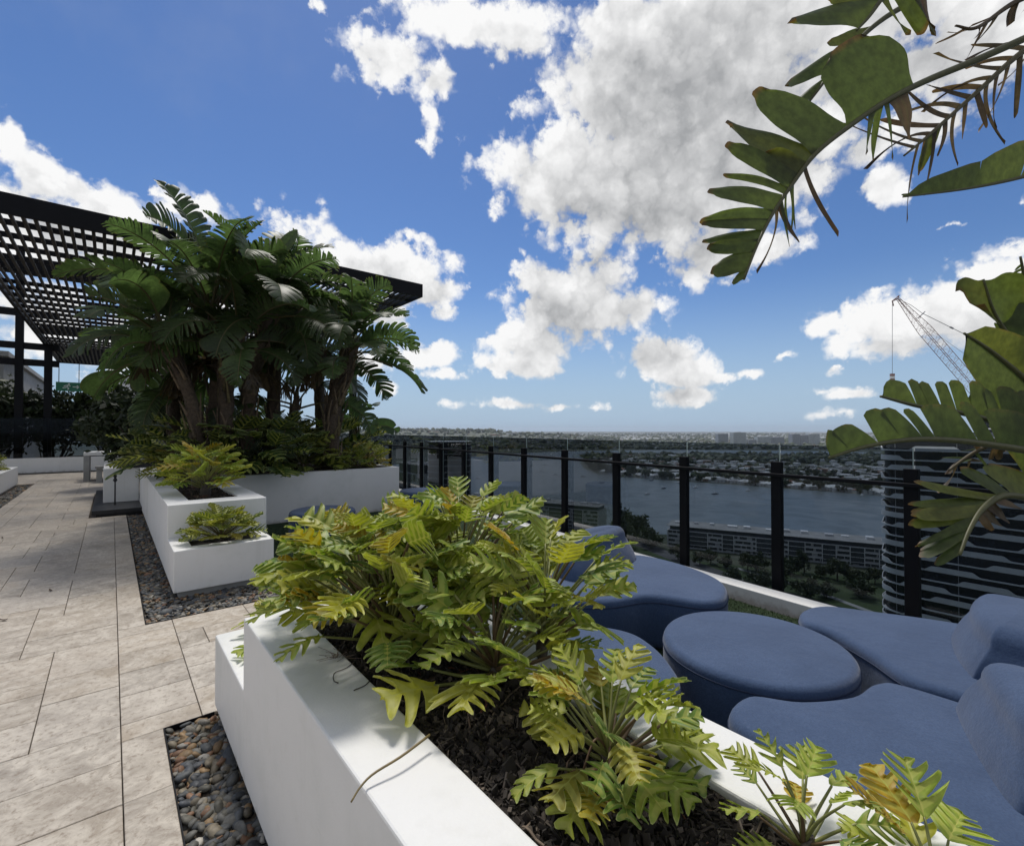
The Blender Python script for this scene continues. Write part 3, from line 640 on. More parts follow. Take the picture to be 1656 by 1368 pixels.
# ================================================================== PLANTS
UP = np.array([0, 0, 1.0])
def lobed_leaf(mb, base, T, N, L, Wd, colr, r, lobes=6, depth=.56, droop=.25, cup=.10, sweep=.5):
    """one deeply lobed leaf: lobes sweep forward, rim and midrib are marked through st"""
    T = nrm(T); N = nrm(N-T*(N @ T)); S = np.cross(T, N)
    nt = lobes*11+1; ts = np.linspace(0, 1, nt); svals = np.array([0, .10, .45, .80, .94, 1.0])
    V = []; ST = []; ph = r.uniform(-.15, .15); curl = r.normal(0, .12)
    twist = r.normal(0, .25)
    for sg in (1, -1):
        wj = 1+.22*np.interp(ts*lobes, np.arange(lobes+1), r.normal(0, 1, lobes+1))
        for i, t in enumerate(ts):
            env = (math.sin(math.pi*min(1, (t*.94+.06))**.72))**.62 if t < 1 else 0
            env = max(env, .0)*(1-.18*t)
            p = abs(math.sin(math.pi*(t*lobes+ph*(1 if sg > 0 else -1)))); lob = min(1, max(0, (p-.24)/.60)); lob = lob*lob*(3-2*lob)
            w = Wd*.5*env*wj[i]*((1-depth)+depth*lob)
            if t > 1-.6/lobes: w *= max(0.0, (1-t)/(.6/lobes))**.5
            for s in svals:
                al = t*L*.94+sweep*s*w*(.55+.6*lob) - L*.06*s*max(0, .25-t)*4
                ac = s*w*(1-.10*sg*curl)
                z = cup*ac*1.0 - droop*L*(al/L)**2 + .05*Wd*math.sin(2*math.pi*t*lobes+2.2*s)*s*s - .35*ac*ac/Wd*(.6+.6*r.random()*.3)
                V.append(base+T*al+S*(sg*ac)+N*(z+twist*sg*ac*t*.5)); ST.append((sg*s, t, lob))
    k = len(svals); F = []
    for h in range(2):
        o = h*nt*k
        for i in range(nt-1):
            for j in range(k-1):
                q = [o+i*k+j, o+(i+1)*k+j, o+(i+1)*k+j+1, o+i*k+j+1]; F.append(q if h else q[::-1])
    mb.add(V, F, 0, colr, ST)
GREENS = [(.145, .230, .037), (.195, .280, .040), (.265, .335, .043), (.34, .38, .045), (.42, .41, .047)]
YELLOWS = [(.31, .275, .035), (.40, .315, .035), (.42, .28, .03)]
BROWNS = [(.23, .11, .04), (.16, .075, .035)]
def leaf_col(r, yellow=.15, dark=0.0):
    x = r.random()
    c = YELLOWS[r.integers(3)] if x < yellow*.6 else GREENS[r.integers(2, 5)] if x < yellow+.25*(1-dark) else GREENS[r.integers(0, 4)]
    return np.array(c)*r.uniform(.85, 1.15)
def xanadu(base, n, hgt, spread, Lf, seed, label, yellow=.15, lean=(0, 0), az=(0, 360), trunk=.10, col_mul=1.0, dead=0, stem_r=.0045, trunk_r=.022, group=None, el=(82, 8)):
    r = np.random.default_rng(seed); base = np.asarray(base, float)
    t = empty('philodendron', base, label, 'plant', group or 'lobed leaf philodendron plants'); fol = MB(); st = MB()
    top = base+np.array([lean[0]*.4, lean[1]*.4, trunk])
    tb = bez([base-(0, 0, .03), (base+top)/2+np.r_[r.normal(0, .01, 2), 0], top], 14); st.tube(tb, trunk_r*(1+.12*np.sin(np.arange(14)*2.6)), 9, 0, (.075, .058, .042))
    for i in range(n):
        f = (i+.5)/n; a = R_(az[0]+((i*137.5) % 360)*(az[1]-az[0])/360)+r.normal(0, .25)
        e0 = R_(el[0]+(el[1]-el[0])*f**.8+r.normal(0, 6)); PL = spread*(.62+.5*f)*r.uniform(.8, 1.15)+hgt*(1-f)*.45
        d = np.array([math.cos(a)*math.cos(e0), math.sin(a)*math.cos(e0), math.sin(e0)]); out = np.array([math.cos(a), math.sin(a), 0])
        p0 = top-np.array([0, 0, trunk*.55*f]); mid = p0+d*PL*.5+np.array([lean[0], lean[1], 0])*.2
        p2 = p0+d*PL*.8+out*PL*.22+np.array([lean[0], lean[1], 0])*.5+UP*(hgt*.16-.10*PL*f)
        pts = bez([p0, mid, p2], 9)
        c = leaf_col(r, yellow)*col_mul
        cs = np.array([.20, .21, .06]) if r.random() < .72 else np.array([.14, .09, .045])
        st.tube(pts, np.linspace(stem_r*1.5, stem_r*.75, 9), 6, 0, cs*r.uniform(.8, 1.2)*col_mul)
        td = nrm(pts[-1]-pts[-2]); Tb = nrm(td*.45+out*.8+UP*(r.uniform(.0, .75)-.38*f)); N = nrm(UP*1.0+out*(-.15+.35*f)+r.normal(0, .28, 3))
        L = Lf*r.uniform(.72, 1.18)*(.85+.2*f)
        lobed_leaf(fol, pts[-1], Tb, N, L, L*r.uniform(.78, 1.05), c, r, int(r.choice((3, 4, 4, 5))), r.uniform(.74, .86), r.uniform(.0, .34), r.uniform(.05, .45), r.uniform(.5, .85))
    for i in range(dead):
        a = r.uniform(0, 6.28); p0 = top; out = np.array([math.cos(a), math.sin(a), 0]); p2 = p0+out*spread*.8-UP*(trunk*.3); st.tube(bez([p0, p0+out*spread*.4+UP*.05, p2], 8), .003, 5, 0, (.15, .09, .05))
        lobed_leaf(fol, p2, nrm(out-UP*.5), UP+r.normal(0, .6, 3), Lf*.7, Lf*.35, np.array(BROWNS[r.integers(2)]), r, 5, .6, .8, .8, .5)
    fol.build('foliage', M_leaf, t, smooth=True); st.build('stem', M_stem, t, smooth=True)
    return t
SZ = NEAR_Z-.035
def near_plants():
    P = lambda u, v: G(u, v, SZ)
    xanadu(P(800, 1105), 44, .30, .20, .18, 101, 'bright green philodendron with radiating stalks at the middle of the foreground planter', .16, trunk=.07, stem_r=.0055, el=(84, 4))
    xanadu(P(640, 1065), 70, .36, .25, .18, 102, 'broad yellow green philodendron hanging over the left rim of the foreground planter', .26, lean=(-.03, .02), trunk=.15, el=(84, 20))
    xanadu(P(745, 1010), 80, .50, .25, .18, 103, 'tallest philodendron at the back of the foreground planter', .14, trunk=.17, el=(88, 20))
    xanadu(P(600, 1035), 74, .40, .26, .18, 104, 'dense philodendron at the far end of the foreground planter', .16, lean=(-.03, .05), trunk=.15, el=(85, 20))
    xanadu(P(880, 1080), 44, .38, .20, .165, 105, 'philodendron leaning over the right rim towards the blue seats', .20, lean=(.03, .03), trunk=.16, el=(86, 26))
    xanadu(P(985, 1255), 46, .22, .11, .13, 106, 'separate philodendron with a brown withered leaf near the bottom middle', .18, trunk=.06, dead=3, stem_r=.0038, el=(82, -6))
    xanadu(P(1300, 1400), 18, .16, .085, .085, 107, 'small upright philodendron by the bottom edge before the nearest blue seat', .10, trunk=.05, stem_r=.003, el=(88, 15), dead=1)
    xanadu(P(1515, 1480), 9, .14, .08, .11, 108, 'small philodendron at the bottom right corner', .10, trunk=.04, stem_r=.003, el=(88, 20))
    xanadu((.93, 2.78, .41), 22, .22, .22, .20, 109, 'philodendron in the low step behind the tall foreground planter', .3, trunk=.06, el=(70, -5))
    xanadu((.90, 5.85, .415), 58, .24, .20, .20, 110, 'low dark green philodendron in the small white planter', .10, trunk=.05, col_mul=.62, el=(84, 14))
    for k, (x, y, s) in enumerate(((.92, 7.1, 111), (.95, 8.2, 112), (.85, 9.4, 113))):
        xanadu((x, y, .755), 72 if k == 0 else 40, .42, .27 if k == 0 else .28, .235, s, ('bushy yellow philodendron with a ragged base in the tall middle planter', 'yellow green philodendron just behind the bushy yellow one', 'darker philodendron near the white counter')[k], (.38, .3, .2)[k], trunk=.20, trunk_r=.06, el=(85, 14), col_mul=(1.25, .9, .5)[k])
    # a fallen stalk lying over the rim and dry roots on it
    a, b, c, d = G(1, 1, 1), 0, 0, 0
    pts = [G(695, 1188, NEAR_Z+.035), G(650, 1222, NEAR_Z+.030), G(605, 1250, NEAR_Z+.022), G(583, 1272, NEAR_Z+.012)]
    e = pts[-1]+np.array([-.028, -.015, -.012]); m = MB(); m.tube(bez(pts+[e], 16), np.linspace(.0036, .0022, 16), 7, 0, (.20, .15, .06)); tag(m.build('fallen_stalk', M_stem, smooth=True), 'long fallen leaf stalk lying across the foreground planter rim', 'stalk')
    for n, (pp, l) in enumerate((([(575, 1068), (560, 1080), (541, 1088), (540, 1100), (547, 1104)], 'dark curled root end resting on the foreground rim'), ([(600, 1098), (590, 1108), (572, 1116)], 'short dark root resting on the rim by the curled one'))):
        m = MB(); m.tube(bez([G(u, v, NEAR_Z+.004) for u, v in pp], 14), .0018, 5, 0, (.05, .04, .035)); tag(m.build('root', M_stem, smooth=True), l, 'root')
    r = np.random.default_rng(9); m = MB()
    for _ in range(26):
        p = G(550, 1060, NEAR_Z+.004)+np.r_[r.normal(0, .01, 2), 0]; q = p+np.r_[r.normal(-.015, .03, 2), r.uniform(.0, .03)]; m.tube([p, (p+q)/2+r.normal(0, .006, 3)*(1, 1, .2), q], .0008, 4, 0, (.16, .11, .08))
    tag(m.build('dry_root_tuft', M_stem), 'tuft of dry brown rootlets on the foreground rim', 'root tuft')
near_plants()

# ------------------------------------------------------------------ torn banana-like leaves
def blade(mb, mid, S, N, wfn, r, n=22, tear=.5, sweep=(20, 35), droop=.3, gravity=True, colr=(.04, .07, .02), gap=.12, sides=(1, -1), vfold=.25, skip=0.0, curl=.0, t0=0.0, bleach=0.0):
    """blade halves along a midrib, split into strips; S, N per midrib point"""
    k = len(mid); tt = np.linspace(0, 1, k); T = np.gradient(mid, axis=0); T /= np.linalg.norm(T, axis=1)[:, None]
    at = lambda A, t: np.array([np.interp(t, tt, A[:, q]) for q in range(3)])
    for sg in sides:
        bs = np.linspace(t0, 1, n+1); bs[1:-1] += r.normal(0, .18/n, n-1); torn = r.random(n+1) < tear; torn[0] = torn[-1] = True
        i = 0
        while i < n:
            j = i+1
            while j < n and not torn[j]: j += 1
            ta, tb = bs[i], bs[j]; i = j
            if r.random() < skip: continue
            m_ = max(2, int(math.ceil((tb-ta)*n))*2+1); dj = r.normal(0, 5) if tear > 0 else 0; dr = droop*r.uniform(.5, 1.6); sh = r.normal(0, .10); ln = r.uniform(.88, 1.08); cu = curl*r.normal(0, 1)
            cols = np.linspace(0, 1, m_); V = []; ST = []; J = 7; cc = np.array(colr)*r.uniform(.82, 1.2)
            for c in cols:
                t = ta+(tb-ta)*c; p = at(mid, t); Tt = nrm(at(T, t)); Ss = nrm(at(S, t))*sg; Nn = nrm(at(N, t))
                al = R_(sweep[0]+(sweep[1]-sweep[0])*t+dj+gap*40*(.5-c)*-1*0)
                w = wfn(t)*ln; edge = abs(2*c-1); w *= 1-.10*edge**4
                tc = .5*(ta+tb); pc = at(mid, tc)
                for q in range(J):
                    f = q/(J-1); d = Ss*math.cos(al)+Tt*math.sin(al)
                    z = Nn*(vfold*w*f*(1-.5*f)+cu*w*f*f)
                    x = p+d*w*f+z
                    # strips narrow towards their free end
                    pull = gap*f**1.3; x = x-(p-pc)*pull*(1 if tear > 0 else 0)
                    x = x+Tt*sh*w*f*f*.6
                    if gravity: x = x-UP*dr*w*f*f
                    V.append(x); ST.append((sg*f, t*(n/22.), 0))
            F = []
            for a in range(m_-1):
                for q in range(J-1):
                    Q = [a*J+q, (a+1)*J+q, (a+1)*J+q+1, a*J+q+1]; F.append(Q if sg > 0 else Q[::-1])
            C = np.tile(cc, (len(V), 1))
            mb.add(V, F, 0, C, ST)
def frames(mid, ref=UP, roll=0.0):
    T = np.gradient(mid, axis=0); T /= np.linalg.norm(T, axis=1)[:, None]; S = np.cross(T, ref); l = np.linalg.norm(S, axis=1)[:, None]
    S = np.where(l > .05, S/np.maximum(l, 1e-6), np.array([1, 0, 0])); N = np.cross(S, T)
    c, s = math.cos(roll), math.sin(roll); return S*c+N*s, N*c-S*s
def arc(base, az_, el0, L, bend, n=16, wob=None):
    pts = [np.asarray(base, float)]; 
    for i in range(n):
        f = i/(n-1); e = el0-bend*f**1.6
        a = az_+(wob or 0)*f
        pts.append(pts[-1]+np.array([math.cos(a)*math.cos(e), math.sin(a)*math.cos(e), math.sin(e)])*L/n)
    return np.array(pts)
def lens_w(wmax, tip=.6): return lambda t: wmax*(min(1, (t+.02)/.16)**.6)*(1-max(0, (t-.55)/.45)**2.2*(1-.12))**1.0
def natural_frond(fol, stm, base, az_, el0, pet, L, wmax, bend, r, tear=.6, colr=(.03, .05, .018), n=24, droop=.45, roll=None, sr=.022, stem_c=(.10, .085, .035), skip=.0, vfold=.3, split=.45):
    mid = arc(base, az_, el0, pet+L, bend, 22, r.normal(0, .25)); kp = max(2, int(22*pet/(pet+L))); 
    stm.tube(mid, np.linspace(sr, sr*.18, len(mid)), 6, 0, np.array(stem_c)*r.uniform(.8, 1.2))
    m = bez(mid[kp:], 26); S, N = frames(m, UP, r.normal(0, .45) if roll is None else roll)
    blade(fol, m, S, N, lens_w(wmax), r, n, tear, (18, 42), droop, True, np.array(colr)*r.uniform(.7, 1.3), (.10+.3*r.random()*split)*1.25, (1, -1), vfold, skip)
def strelitzia(trunk_pts, rad, nf, seed, label, pet=.9, L=1.25, wmax=.25, az_bias=None, colr=(.050, .080, .026), tear=.82, dead=3, el=(87, -14), boots=40, group='tall torn leaf palms in the white raised bed', fan=None):
    r = np.random.default_rng(seed); tp = bez(trunk_pts, 18); t = empty('banana_palm', tp[0], label, 'palm', group); fol, stm, trk = MB(), MB(), MB()
    rr = np.interp(np.linspace(0, 1, 18), [0, .2, .8, 1], [rad*1.15, rad, rad*.95, rad*.7])*(1+.08*r.normal(0, 1, 18)); trk.tube(tp, rr, 12, 0, (.085, .062, .044))
    for _ in range(boots):                                     # old leaf bases wrapping the trunk
        f = r.uniform(.02, .92); i = int(f*17); p = tp[i]; a = r.uniform(0, 6.28); tng = nrm(tp[min(i+1, 17)]-tp[i]); x = nrm(np.cross(tng, (.3, .9, .1))); y = np.cross(tng, x)
        o = x*math.cos(a)+y*math.sin(a); q = np.cross(tng, o)*r.choice((-1, 1)); h = r.uniform(.25, .55); pts = bez([p+o*rr[i]*.95, p+o*rr[i]*1.18+tng*h*.5+q*rad*.25, p+o*rr[i]*(1.2+.35*r.random())+tng*h+q*rad*.7], 6)
        c = np.array([(.13, .095, .062), (.17, .125, .08), (.075, .055, .042), (.15, .12, .06)][r.integers(4)]); trk.tube(pts, np.linspace(.030, .008, 6), 5, 0, c*r.uniform(.7, 1.3))
    top = tp[-1]; tdir = nrm(tp[-1]-tp[-3])
    nf = int(nf*1.2); L *= 1.02; rad *= .78; wmax *= 1.5; pet *= .75
    for i in range(nf):
        f = (i+.5)/nf; a = (i*2.399+seed) if az_bias is None else R_(az_bias[0]+(az_bias[1]-az_bias[0])*((i*.618+.13) % 1))
        e0 = R_(el[0]+(el[1]-el[0])*f+r.normal(0, 6)); pl = pet*r.uniform(.75, 1.2)
        natural_frond(fol, stm, top-tdir*.35*f+np.r_[r.normal(0, .03, 2), 0], a, e0, pl, L*r.uniform(.8, 1.15), wmax*r.uniform(.85, 1.15), R_(r.uniform(45, 105)), r, np.clip(r.normal(tear, .2), .05, 1), colr, 30, r.uniform(.04, .30), vfold=r.uniform(.25, .9), roll=r.normal(0, .6))
    for i in range(dead):
        a = r.uniform(0, 6.28); natural_frond(fol, stm, top-tdir*r.uniform(.3, .8), a, R_(r.uniform(0, 30)), pet*.6, L*.8, wmax*.7, R_(r.uniform(90, 120)), r, .9, (.075, .052, .03), 24, .9, stem_c=(.09, .06, .035), skip=.15)
    fol.build('crown', M_big, t, smooth=True); stm.build('leaf_stalks', M_stem, t, smooth=True); trk.build('trunk', M_trunk, t, smooth=True)
    return t
def left_palms():
    Q = lambda u, v, y: Yp(u, v, y)
    z0 = .80
    def tr(y, *uv): p = [Q(u, v, y) for u, v in uv]; p[0][2] = z0; return p
    strelitzia(tr(9.35, (536, 745), (540, 660), (555, 605), (566, 555)), .145, 15, 201, 'palm with a thick fibrous trunk nearest the fence', .55, 1.15, .21, az_bias=(-130, 110), dead=3, boots=80)
    strelitzia(tr(9.55, (398, 720), (405, 620), (425, 545), (432, 490)), .13, 15, 202, 'tall central palm with one broad untorn leaf', .75, 1.25, .24, boots=50)
    strelitzia(tr(9.35, (322, 720), (312, 660), (285, 590), (262, 540)), .10, 12, 203, 'palm leaning left with a fan of pale stalks', .55, .95, .22, az_bias=(40, 250), colr=(.06, .095, .03), tear=.4, dead=1, boots=36)
    strelitzia(tr(9.75, (352, 720), (350, 600), (345, 550), (338, 495)), .12, 15, 204, 'tallest palm rising above the pergola edge', .85, 1.4, .24, boots=40, el=(86, 35))
    strelitzia(tr(9.9, (472, 730), (474, 690), (480, 640)), .07, 8, 205, 'short young palm between two thick trunks', .9, .9, .19, dead=0, boots=16)
    strelitzia(tr(9.95, (440, 720), (445, 600), (460, 540), (470, 505)), .12, 13, 206, 'palm at the back right, its crown against the pergola beam', .6, 1.1, .23, boots=36)
    strelitzia(tr(9.4, (368, 720), (366, 640), (372, 590), (385, 540)), .12, 13, 207, 'palm with drooping leaves in the middle of the clump', .6, 1.1, .22, dead=5, boots=50, el=(75, -10))
    strelitzia(tr(10.6, (285, 720), (280, 640), (278, 590)), .10, 11, 208, 'dark palm at the left of the clump behind the leaning one', .55, .9, .2, dead=1, boots=20)
    strelitzia(tr(10.9, (520, 730), (516, 640), (512, 560)), .11, 11, 209, 'palm at the back behind the fibrous trunk', .6, 1.1, .22, dead=1, boots=20)
    strelitzia(tr(11.6, (575, 740), (580, 700)), .06, 7, 210, 'low young palm at the fence end of the raised bed', .6, .7, .15, colr=(.045, .085, .024), tear=.4, dead=0, boots=6, el=(88, 35))
    # the broad untorn upright leaf of the central palm
    r = np.random.default_rng(31); a, b = Q(428, 450, 9.2), Q(480, 372, 9.0); mid = bez([a, (a+b)/2+(0, 0, .06), b], 20); o = MB(); S, N = frames(mid, np.array([-.4, -.7, .5]))
    blade(o, mid, S, N, lens_w(.17), r, 22, 0.0, (20, 40), .1, False, (.055, .085, .028), 0, (1, -1), .25); o2 = o.build('broad_leaf', M_big, None, smooth=True)
    palm = [p for p in col.objects if p.get('label', '').startswith('tall central palm')][0]; o2.parent = palm; o2.location = -Vector(palm.location)
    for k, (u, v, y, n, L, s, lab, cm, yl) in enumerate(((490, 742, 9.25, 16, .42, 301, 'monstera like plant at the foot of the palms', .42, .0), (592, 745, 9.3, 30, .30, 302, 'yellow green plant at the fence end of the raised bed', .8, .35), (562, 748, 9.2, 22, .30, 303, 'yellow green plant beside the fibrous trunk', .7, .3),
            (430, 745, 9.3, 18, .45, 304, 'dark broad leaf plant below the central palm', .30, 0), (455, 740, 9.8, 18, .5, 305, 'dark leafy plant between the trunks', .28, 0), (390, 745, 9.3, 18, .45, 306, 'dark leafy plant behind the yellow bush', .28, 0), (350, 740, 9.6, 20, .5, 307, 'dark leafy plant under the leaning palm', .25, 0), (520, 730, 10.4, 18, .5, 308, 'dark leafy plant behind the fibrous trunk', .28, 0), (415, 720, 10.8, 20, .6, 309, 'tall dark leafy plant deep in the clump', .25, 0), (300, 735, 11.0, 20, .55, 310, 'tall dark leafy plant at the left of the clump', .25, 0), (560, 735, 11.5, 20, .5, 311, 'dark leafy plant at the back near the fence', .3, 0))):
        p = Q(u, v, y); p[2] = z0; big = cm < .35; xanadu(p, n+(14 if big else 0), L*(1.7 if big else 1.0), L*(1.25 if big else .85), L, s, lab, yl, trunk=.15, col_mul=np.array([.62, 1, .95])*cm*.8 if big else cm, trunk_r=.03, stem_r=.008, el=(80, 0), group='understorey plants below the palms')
left_palms()

def leafmass(mb, cen, rad, n, size, r, cols, flat=1.0):
    """leaf-sized faces scattered in lumpy clumps"""
    cen = np.asarray(cen, float); K = max(3, int(n/90)); cl = r.normal(0, .45, (K, 3)); cl /= np.maximum(1, np.linalg.norm(cl, axis=1)/.85)[:, None]
    idx = r.integers(0, K, n); pos = cl[idx]+r.normal(0, .17, (n, 3)); pos = cen+pos*np.asarray(rad)
    a = r.normal(0, 1, (n, 3)); a /= np.linalg.norm(a, axis=1)[:, None]; b = np.cross(a, r.normal(0, 1, (n, 3))); b /= np.linalg.norm(b, axis=1)[:, None]
    s = size*r.lognormal(0, .3, n)[:, None]; V = np.stack([pos-a*s, pos+b*s*.45, pos+a*s, pos-b*s*.45], 1).reshape(-1, 3)
    ck = np.array(cols)[r.integers(0, len(cols), K)][idx]*r.uniform(.7, 1.3, (n, 1)); mb.add(V, [[4*i, 4*i+1, 4*i+2, 4*i+3] for i in range(n)], 0, np.repeat(ck, 4, 0), np.tile([(0, 0, 0), (.5, .3, 0), (0, .6, 0), (.5, .9, 0)], (n, 1)))
M_fol = mat('dark_foliage', attr=True, rough=.6); add_translucent(M_fol, (.05, .08, .02, 1), .12)
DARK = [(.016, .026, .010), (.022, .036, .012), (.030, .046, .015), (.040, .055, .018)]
def hedges():
    r = np.random.default_rng(44)
    for k in range(8):
        x = -8.5+k*1.75+r.normal(0, .2); h = r.uniform(2.9, 3.9); c = (x, 26.2+r.normal(0, .3), .3)
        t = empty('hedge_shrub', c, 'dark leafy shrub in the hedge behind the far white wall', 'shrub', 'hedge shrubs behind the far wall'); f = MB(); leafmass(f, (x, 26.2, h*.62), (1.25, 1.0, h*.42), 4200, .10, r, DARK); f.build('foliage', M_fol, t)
        s = MB()
        for q in range(9): a = r.uniform(0, 6.28); p = np.array([x, 26.1, .0]); e = p+np.array([math.cos(a)*.9, math.sin(a)*.6-.3, r.uniform(1.2, h*.8)]); s.tube(bez([p, (p+e)/2+r.normal(0, .2, 3), e], 8), np.linspace(.04, .012, 8), 5, 0, (.06, .05, .04))
        s.build('branch', M_trunk, t)
    for k, (u, v, y, rx, rz, lab) in enumerate(((205, 700, 15.6, .62, .75, 'dark round shrub beyond the black sink'), (245, 690, 14.8, .8, .9, 'dark shrub between the counter and the palms'), (180, 690, 17.5, .7, .7, 'small dark shrub behind the white slab table'), (270, 650, 15.5, .9, 1.5, 'tall dark shrub behind the leaning palm'))):
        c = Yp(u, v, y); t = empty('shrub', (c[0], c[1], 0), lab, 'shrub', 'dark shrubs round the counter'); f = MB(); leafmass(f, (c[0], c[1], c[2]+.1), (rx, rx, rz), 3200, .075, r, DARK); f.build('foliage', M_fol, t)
        s = MB(); [s.tube(bez([(c[0], c[1], 0), (c[0]+r.normal(0, .1), c[1], .5), (c[0]+r.normal(0, .3), c[1]+r.normal(0, .2), c[2])], 6), .02, 5, 0, (.05, .04, .03)) for _ in range(4)]; s.build('branch', M_trunk, t)
    for k, (y, s) in enumerate(((16.6, 321), (18.2, 322), (15.0, 323), (13.2, 324))): xanadu((-2.55-.1*(k % 2), y, .48), 30, .4, .3, .3, s, ('leafy plant in the far left planter, nearest its end', 'leafy plant at the far end of the left planter', 'leafy plant in the middle of the left planter', 'leafy plant in the left planter, closest of its row')[k], .1, trunk=.1, col_mul=.5, el=(75, 0), group='plants in the far left planter')
hedges()

# ------------------------------------------------------------------ big torn leaves close to the right of the terrace
def px(du, dv, d): return (RT*du-UPV*dv)*(d/FOC)
GR = np.array([(.060, .080, .019), (.072, .092, .021), (.086, .096, .020), (.054, .070, .018)])
BR = np.array([(.075, .050, .024), (.10, .062, .028), (.055, .035, .020)])
def strip_leaf(mb, mid, depth, specs, r, base_c=GR, wk=1.42):
    """explicit strips: (t0, t1, dx, dy, end width ratio, colour set)"""
    k = len(mid); tt = np.linspace(0, 1, k)
    at = lambda t: np.array([np.interp(t, tt, mid[:, q]) for q in range(3)])
    tow = -FW
    for (t0, t1, dx, dy, ra, cs) in specs:
        g = .5*(t1-t0)*((wk if t1-t0 < .075 else 1.12) if cs == 0 else 2.6); tm = .5*(t0+t1); t0, t1 = max(0, tm-g), min(1, tm+g)
        pal = base_c if cs == 0 else BR; c = pal[r.integers(len(pal))]*r.uniform(.85, 1.2); m_, J = 7, 12; V, ST = [], []
        pm = at((t0+t1)/2); e = px(dx, dy, depth); L = np.linalg.norm(e); bend = r.normal(0, .10 if cs == 0 else .28); cup = r.uniform(.05, .22)*(1 if r.random() < .7 else -1); tw = r.normal(0, .35)
        side = nrm(np.cross(e, FW))
        for a in range(m_):
            x = a/(m_-1); p = at(t0+(t1-t0)*x)
            for q in range(J):
                f = q/(J-1); wr = 1+(ra-1)*f; wid = (p-pm)*wr
                tip = 1-max(0, (f-.80)/.20)**2*.55*(2*abs(x-.5))**1.2 if f > .8 else 1
                X = pm+wid*(tip if f > .8 else 1)+e*(f*(1-.07*(2*abs(x-.5))**3*f))+side*L*bend*f*f+tow*(cup*L*(f-f*f*.9)+tw*(x-.5)*np.linalg.norm(p-pm)*f*2)-UP*L*.05*f*f+(at(t1)-at(t0))*.03*math.sin(9*f+x*3)
                V.append(X); ST.append((f, x*.02+t0, 0))
        C = np.tile(c, (len(V), 1))
        if cs == 0:                                            # brown dried tip
            fr = np.array([s[0] for s in ST])[:, None]; C = np.where(fr > .955, np.array((.12, .065, .025)), C)
        mb.add(V, [[a*J+q, (a+1)*J+q, (a+1)*J+q+1, a*J+q+1] for a in range(m_-1) for q in range(J-1)], 0, C, ST)
def right_palm():
    r = np.random.default_rng(77)
    t1 = empty('banana_palm', (4.0, -1.5, 0), 'tall palm at the right edge whose torn leaves hang over the terrace from above', 'palm')
    t2 = empty('banana_palm', (4.55, -1.0, 0), 'lower palm at the right edge with broad leaves in front of the striped tower', 'palm')
    M = lambda pts, d0, d1, n=30: bez([W(u, v, d0+(d1-d0)*i/(len(pts)-1)) for i, (u, v) in enumerate(pts)], n)
    def frond(parent, mid, d, specs, sr=.0145, stem=(.085, .085, .03), blades=(), wk=1.42):
        m = MB(); strip_leaf(m, mid, d, specs, r, GR, wk); 
        for b in blades: b(m, mid)
        o = m.build('frond', M_big, parent, smooth=True)
        s = MB(); hub = np.array([4.0, -1.5, 3.1]) if parent is t1 else np.array([4.55, -1.0, 1.35])
        pet = bez([hub, (hub+mid[0])/2+UP*.12, mid[0]], 12)
        s.tube(np.vstack([pet[:-1], mid]), np.r_[np.linspace(sr*1.9, sr*1.3, 11), np.linspace(sr*1.25, sr*.35, len(mid))], 8, 0, stem); s.build('midrib', M_stem, o, smooth=True)
    # main overhanging leaf
    mid = M([(1668, 58), (1580, 97), (1500, 130), (1440, 160), (1380, 200), (1320, 248), (1280, 300), (1250, 345), (1225, 395), (1203, 452)], 2.45, 2.1, 44)
    S = [(.27, .455, -30, -118, 1.0, 0), (.46, .56, -112, -104, .62, 0), (.555, .63, -122, -88, .5, 0), (.60, .655, -60, -32, .8, 0), (.635, .675, -114, -58, .85, 0), (.68, .70, -96, -45, .7, 0), (.715, .765, -112, -28, .9, 0),
         (.77, .80, -112, -8, .95, 0), (.803, .835, -102, -2, .95, 0), (.84, .872, -92, 3, .95, 0), (.876, .91, -76, 6, .9, 0), (.912, .965, -62, 14, .9, 0), (.965, 1.0, -22, 12, .8, 0),
         (.355, .375, -8, 88, .5, 0), (.378, .396, -22, 70, .45, 0), (.34, .352, 8, 96, .4, 0), (.30, .325, 34, 62, .5, 1), (.60, .606, 12, 112, .4, 1), (.655, .664, 4, 70, .4, 0), (.67, .678, 10, 64, .4, 0), (.69, .70, -4, 58, .4, 0), (.72, .735, 12, 70, .45, 0), (.735, .745, 28, 60, .4, 1), (.75, .76, 20, 88, .3, 1)]
    frond(t1, mid, 2.25, S)
    # the leaf behind it, only its left end showing
    mid = M([(1520, -20), (1430, 30), (1370, 85), (1320, 150), (1290, 190)], 2.9, 2.8)
    frond(t1, mid, 2.85, [(.42, .62, -95, 38, .8, 0), (.63, .8, -62, 40, .7, 0), (.82, .95, -10, 30, .8, 0), (.3, .42, -60, 12, .8, 0)])
    # leaf crossing the top edge
    mid = M([(1500, -90), (1455, -40), (1425, 0), (1405, 28), (1385, 50)], 2.4, 2.35)
    frond(t1, mid, 2.38, [(.50, .93, -132, 10, 1.0, 0), (.26, .48, -95, -8, .9, 0), (.94, 1.0, -25, 10, .8, 0), (.30, .40, 40, 80, .35, 0), (.42, .50, 42, 60, .35, 0), (.18, .27, 62, 95, .35, 0), (.10, .17, 40, 110, .3, 1)])
    # withered brown leaf
    mid = M([(1700, 50), (1640, 95), (1590, 140), (1540, 185), (1495, 225), (1462, 252)], 2.6, 2.45)
    B = [(.02+.9*q/26, .035+.9*q/26, *( (-70-r.uniform(0, 60), r.uniform(-18, 20)) if q % 2 else (r.uniform(-40, 5), r.uniform(50, 120))), r.uniform(.25, .5), 1) for q in range(26)]
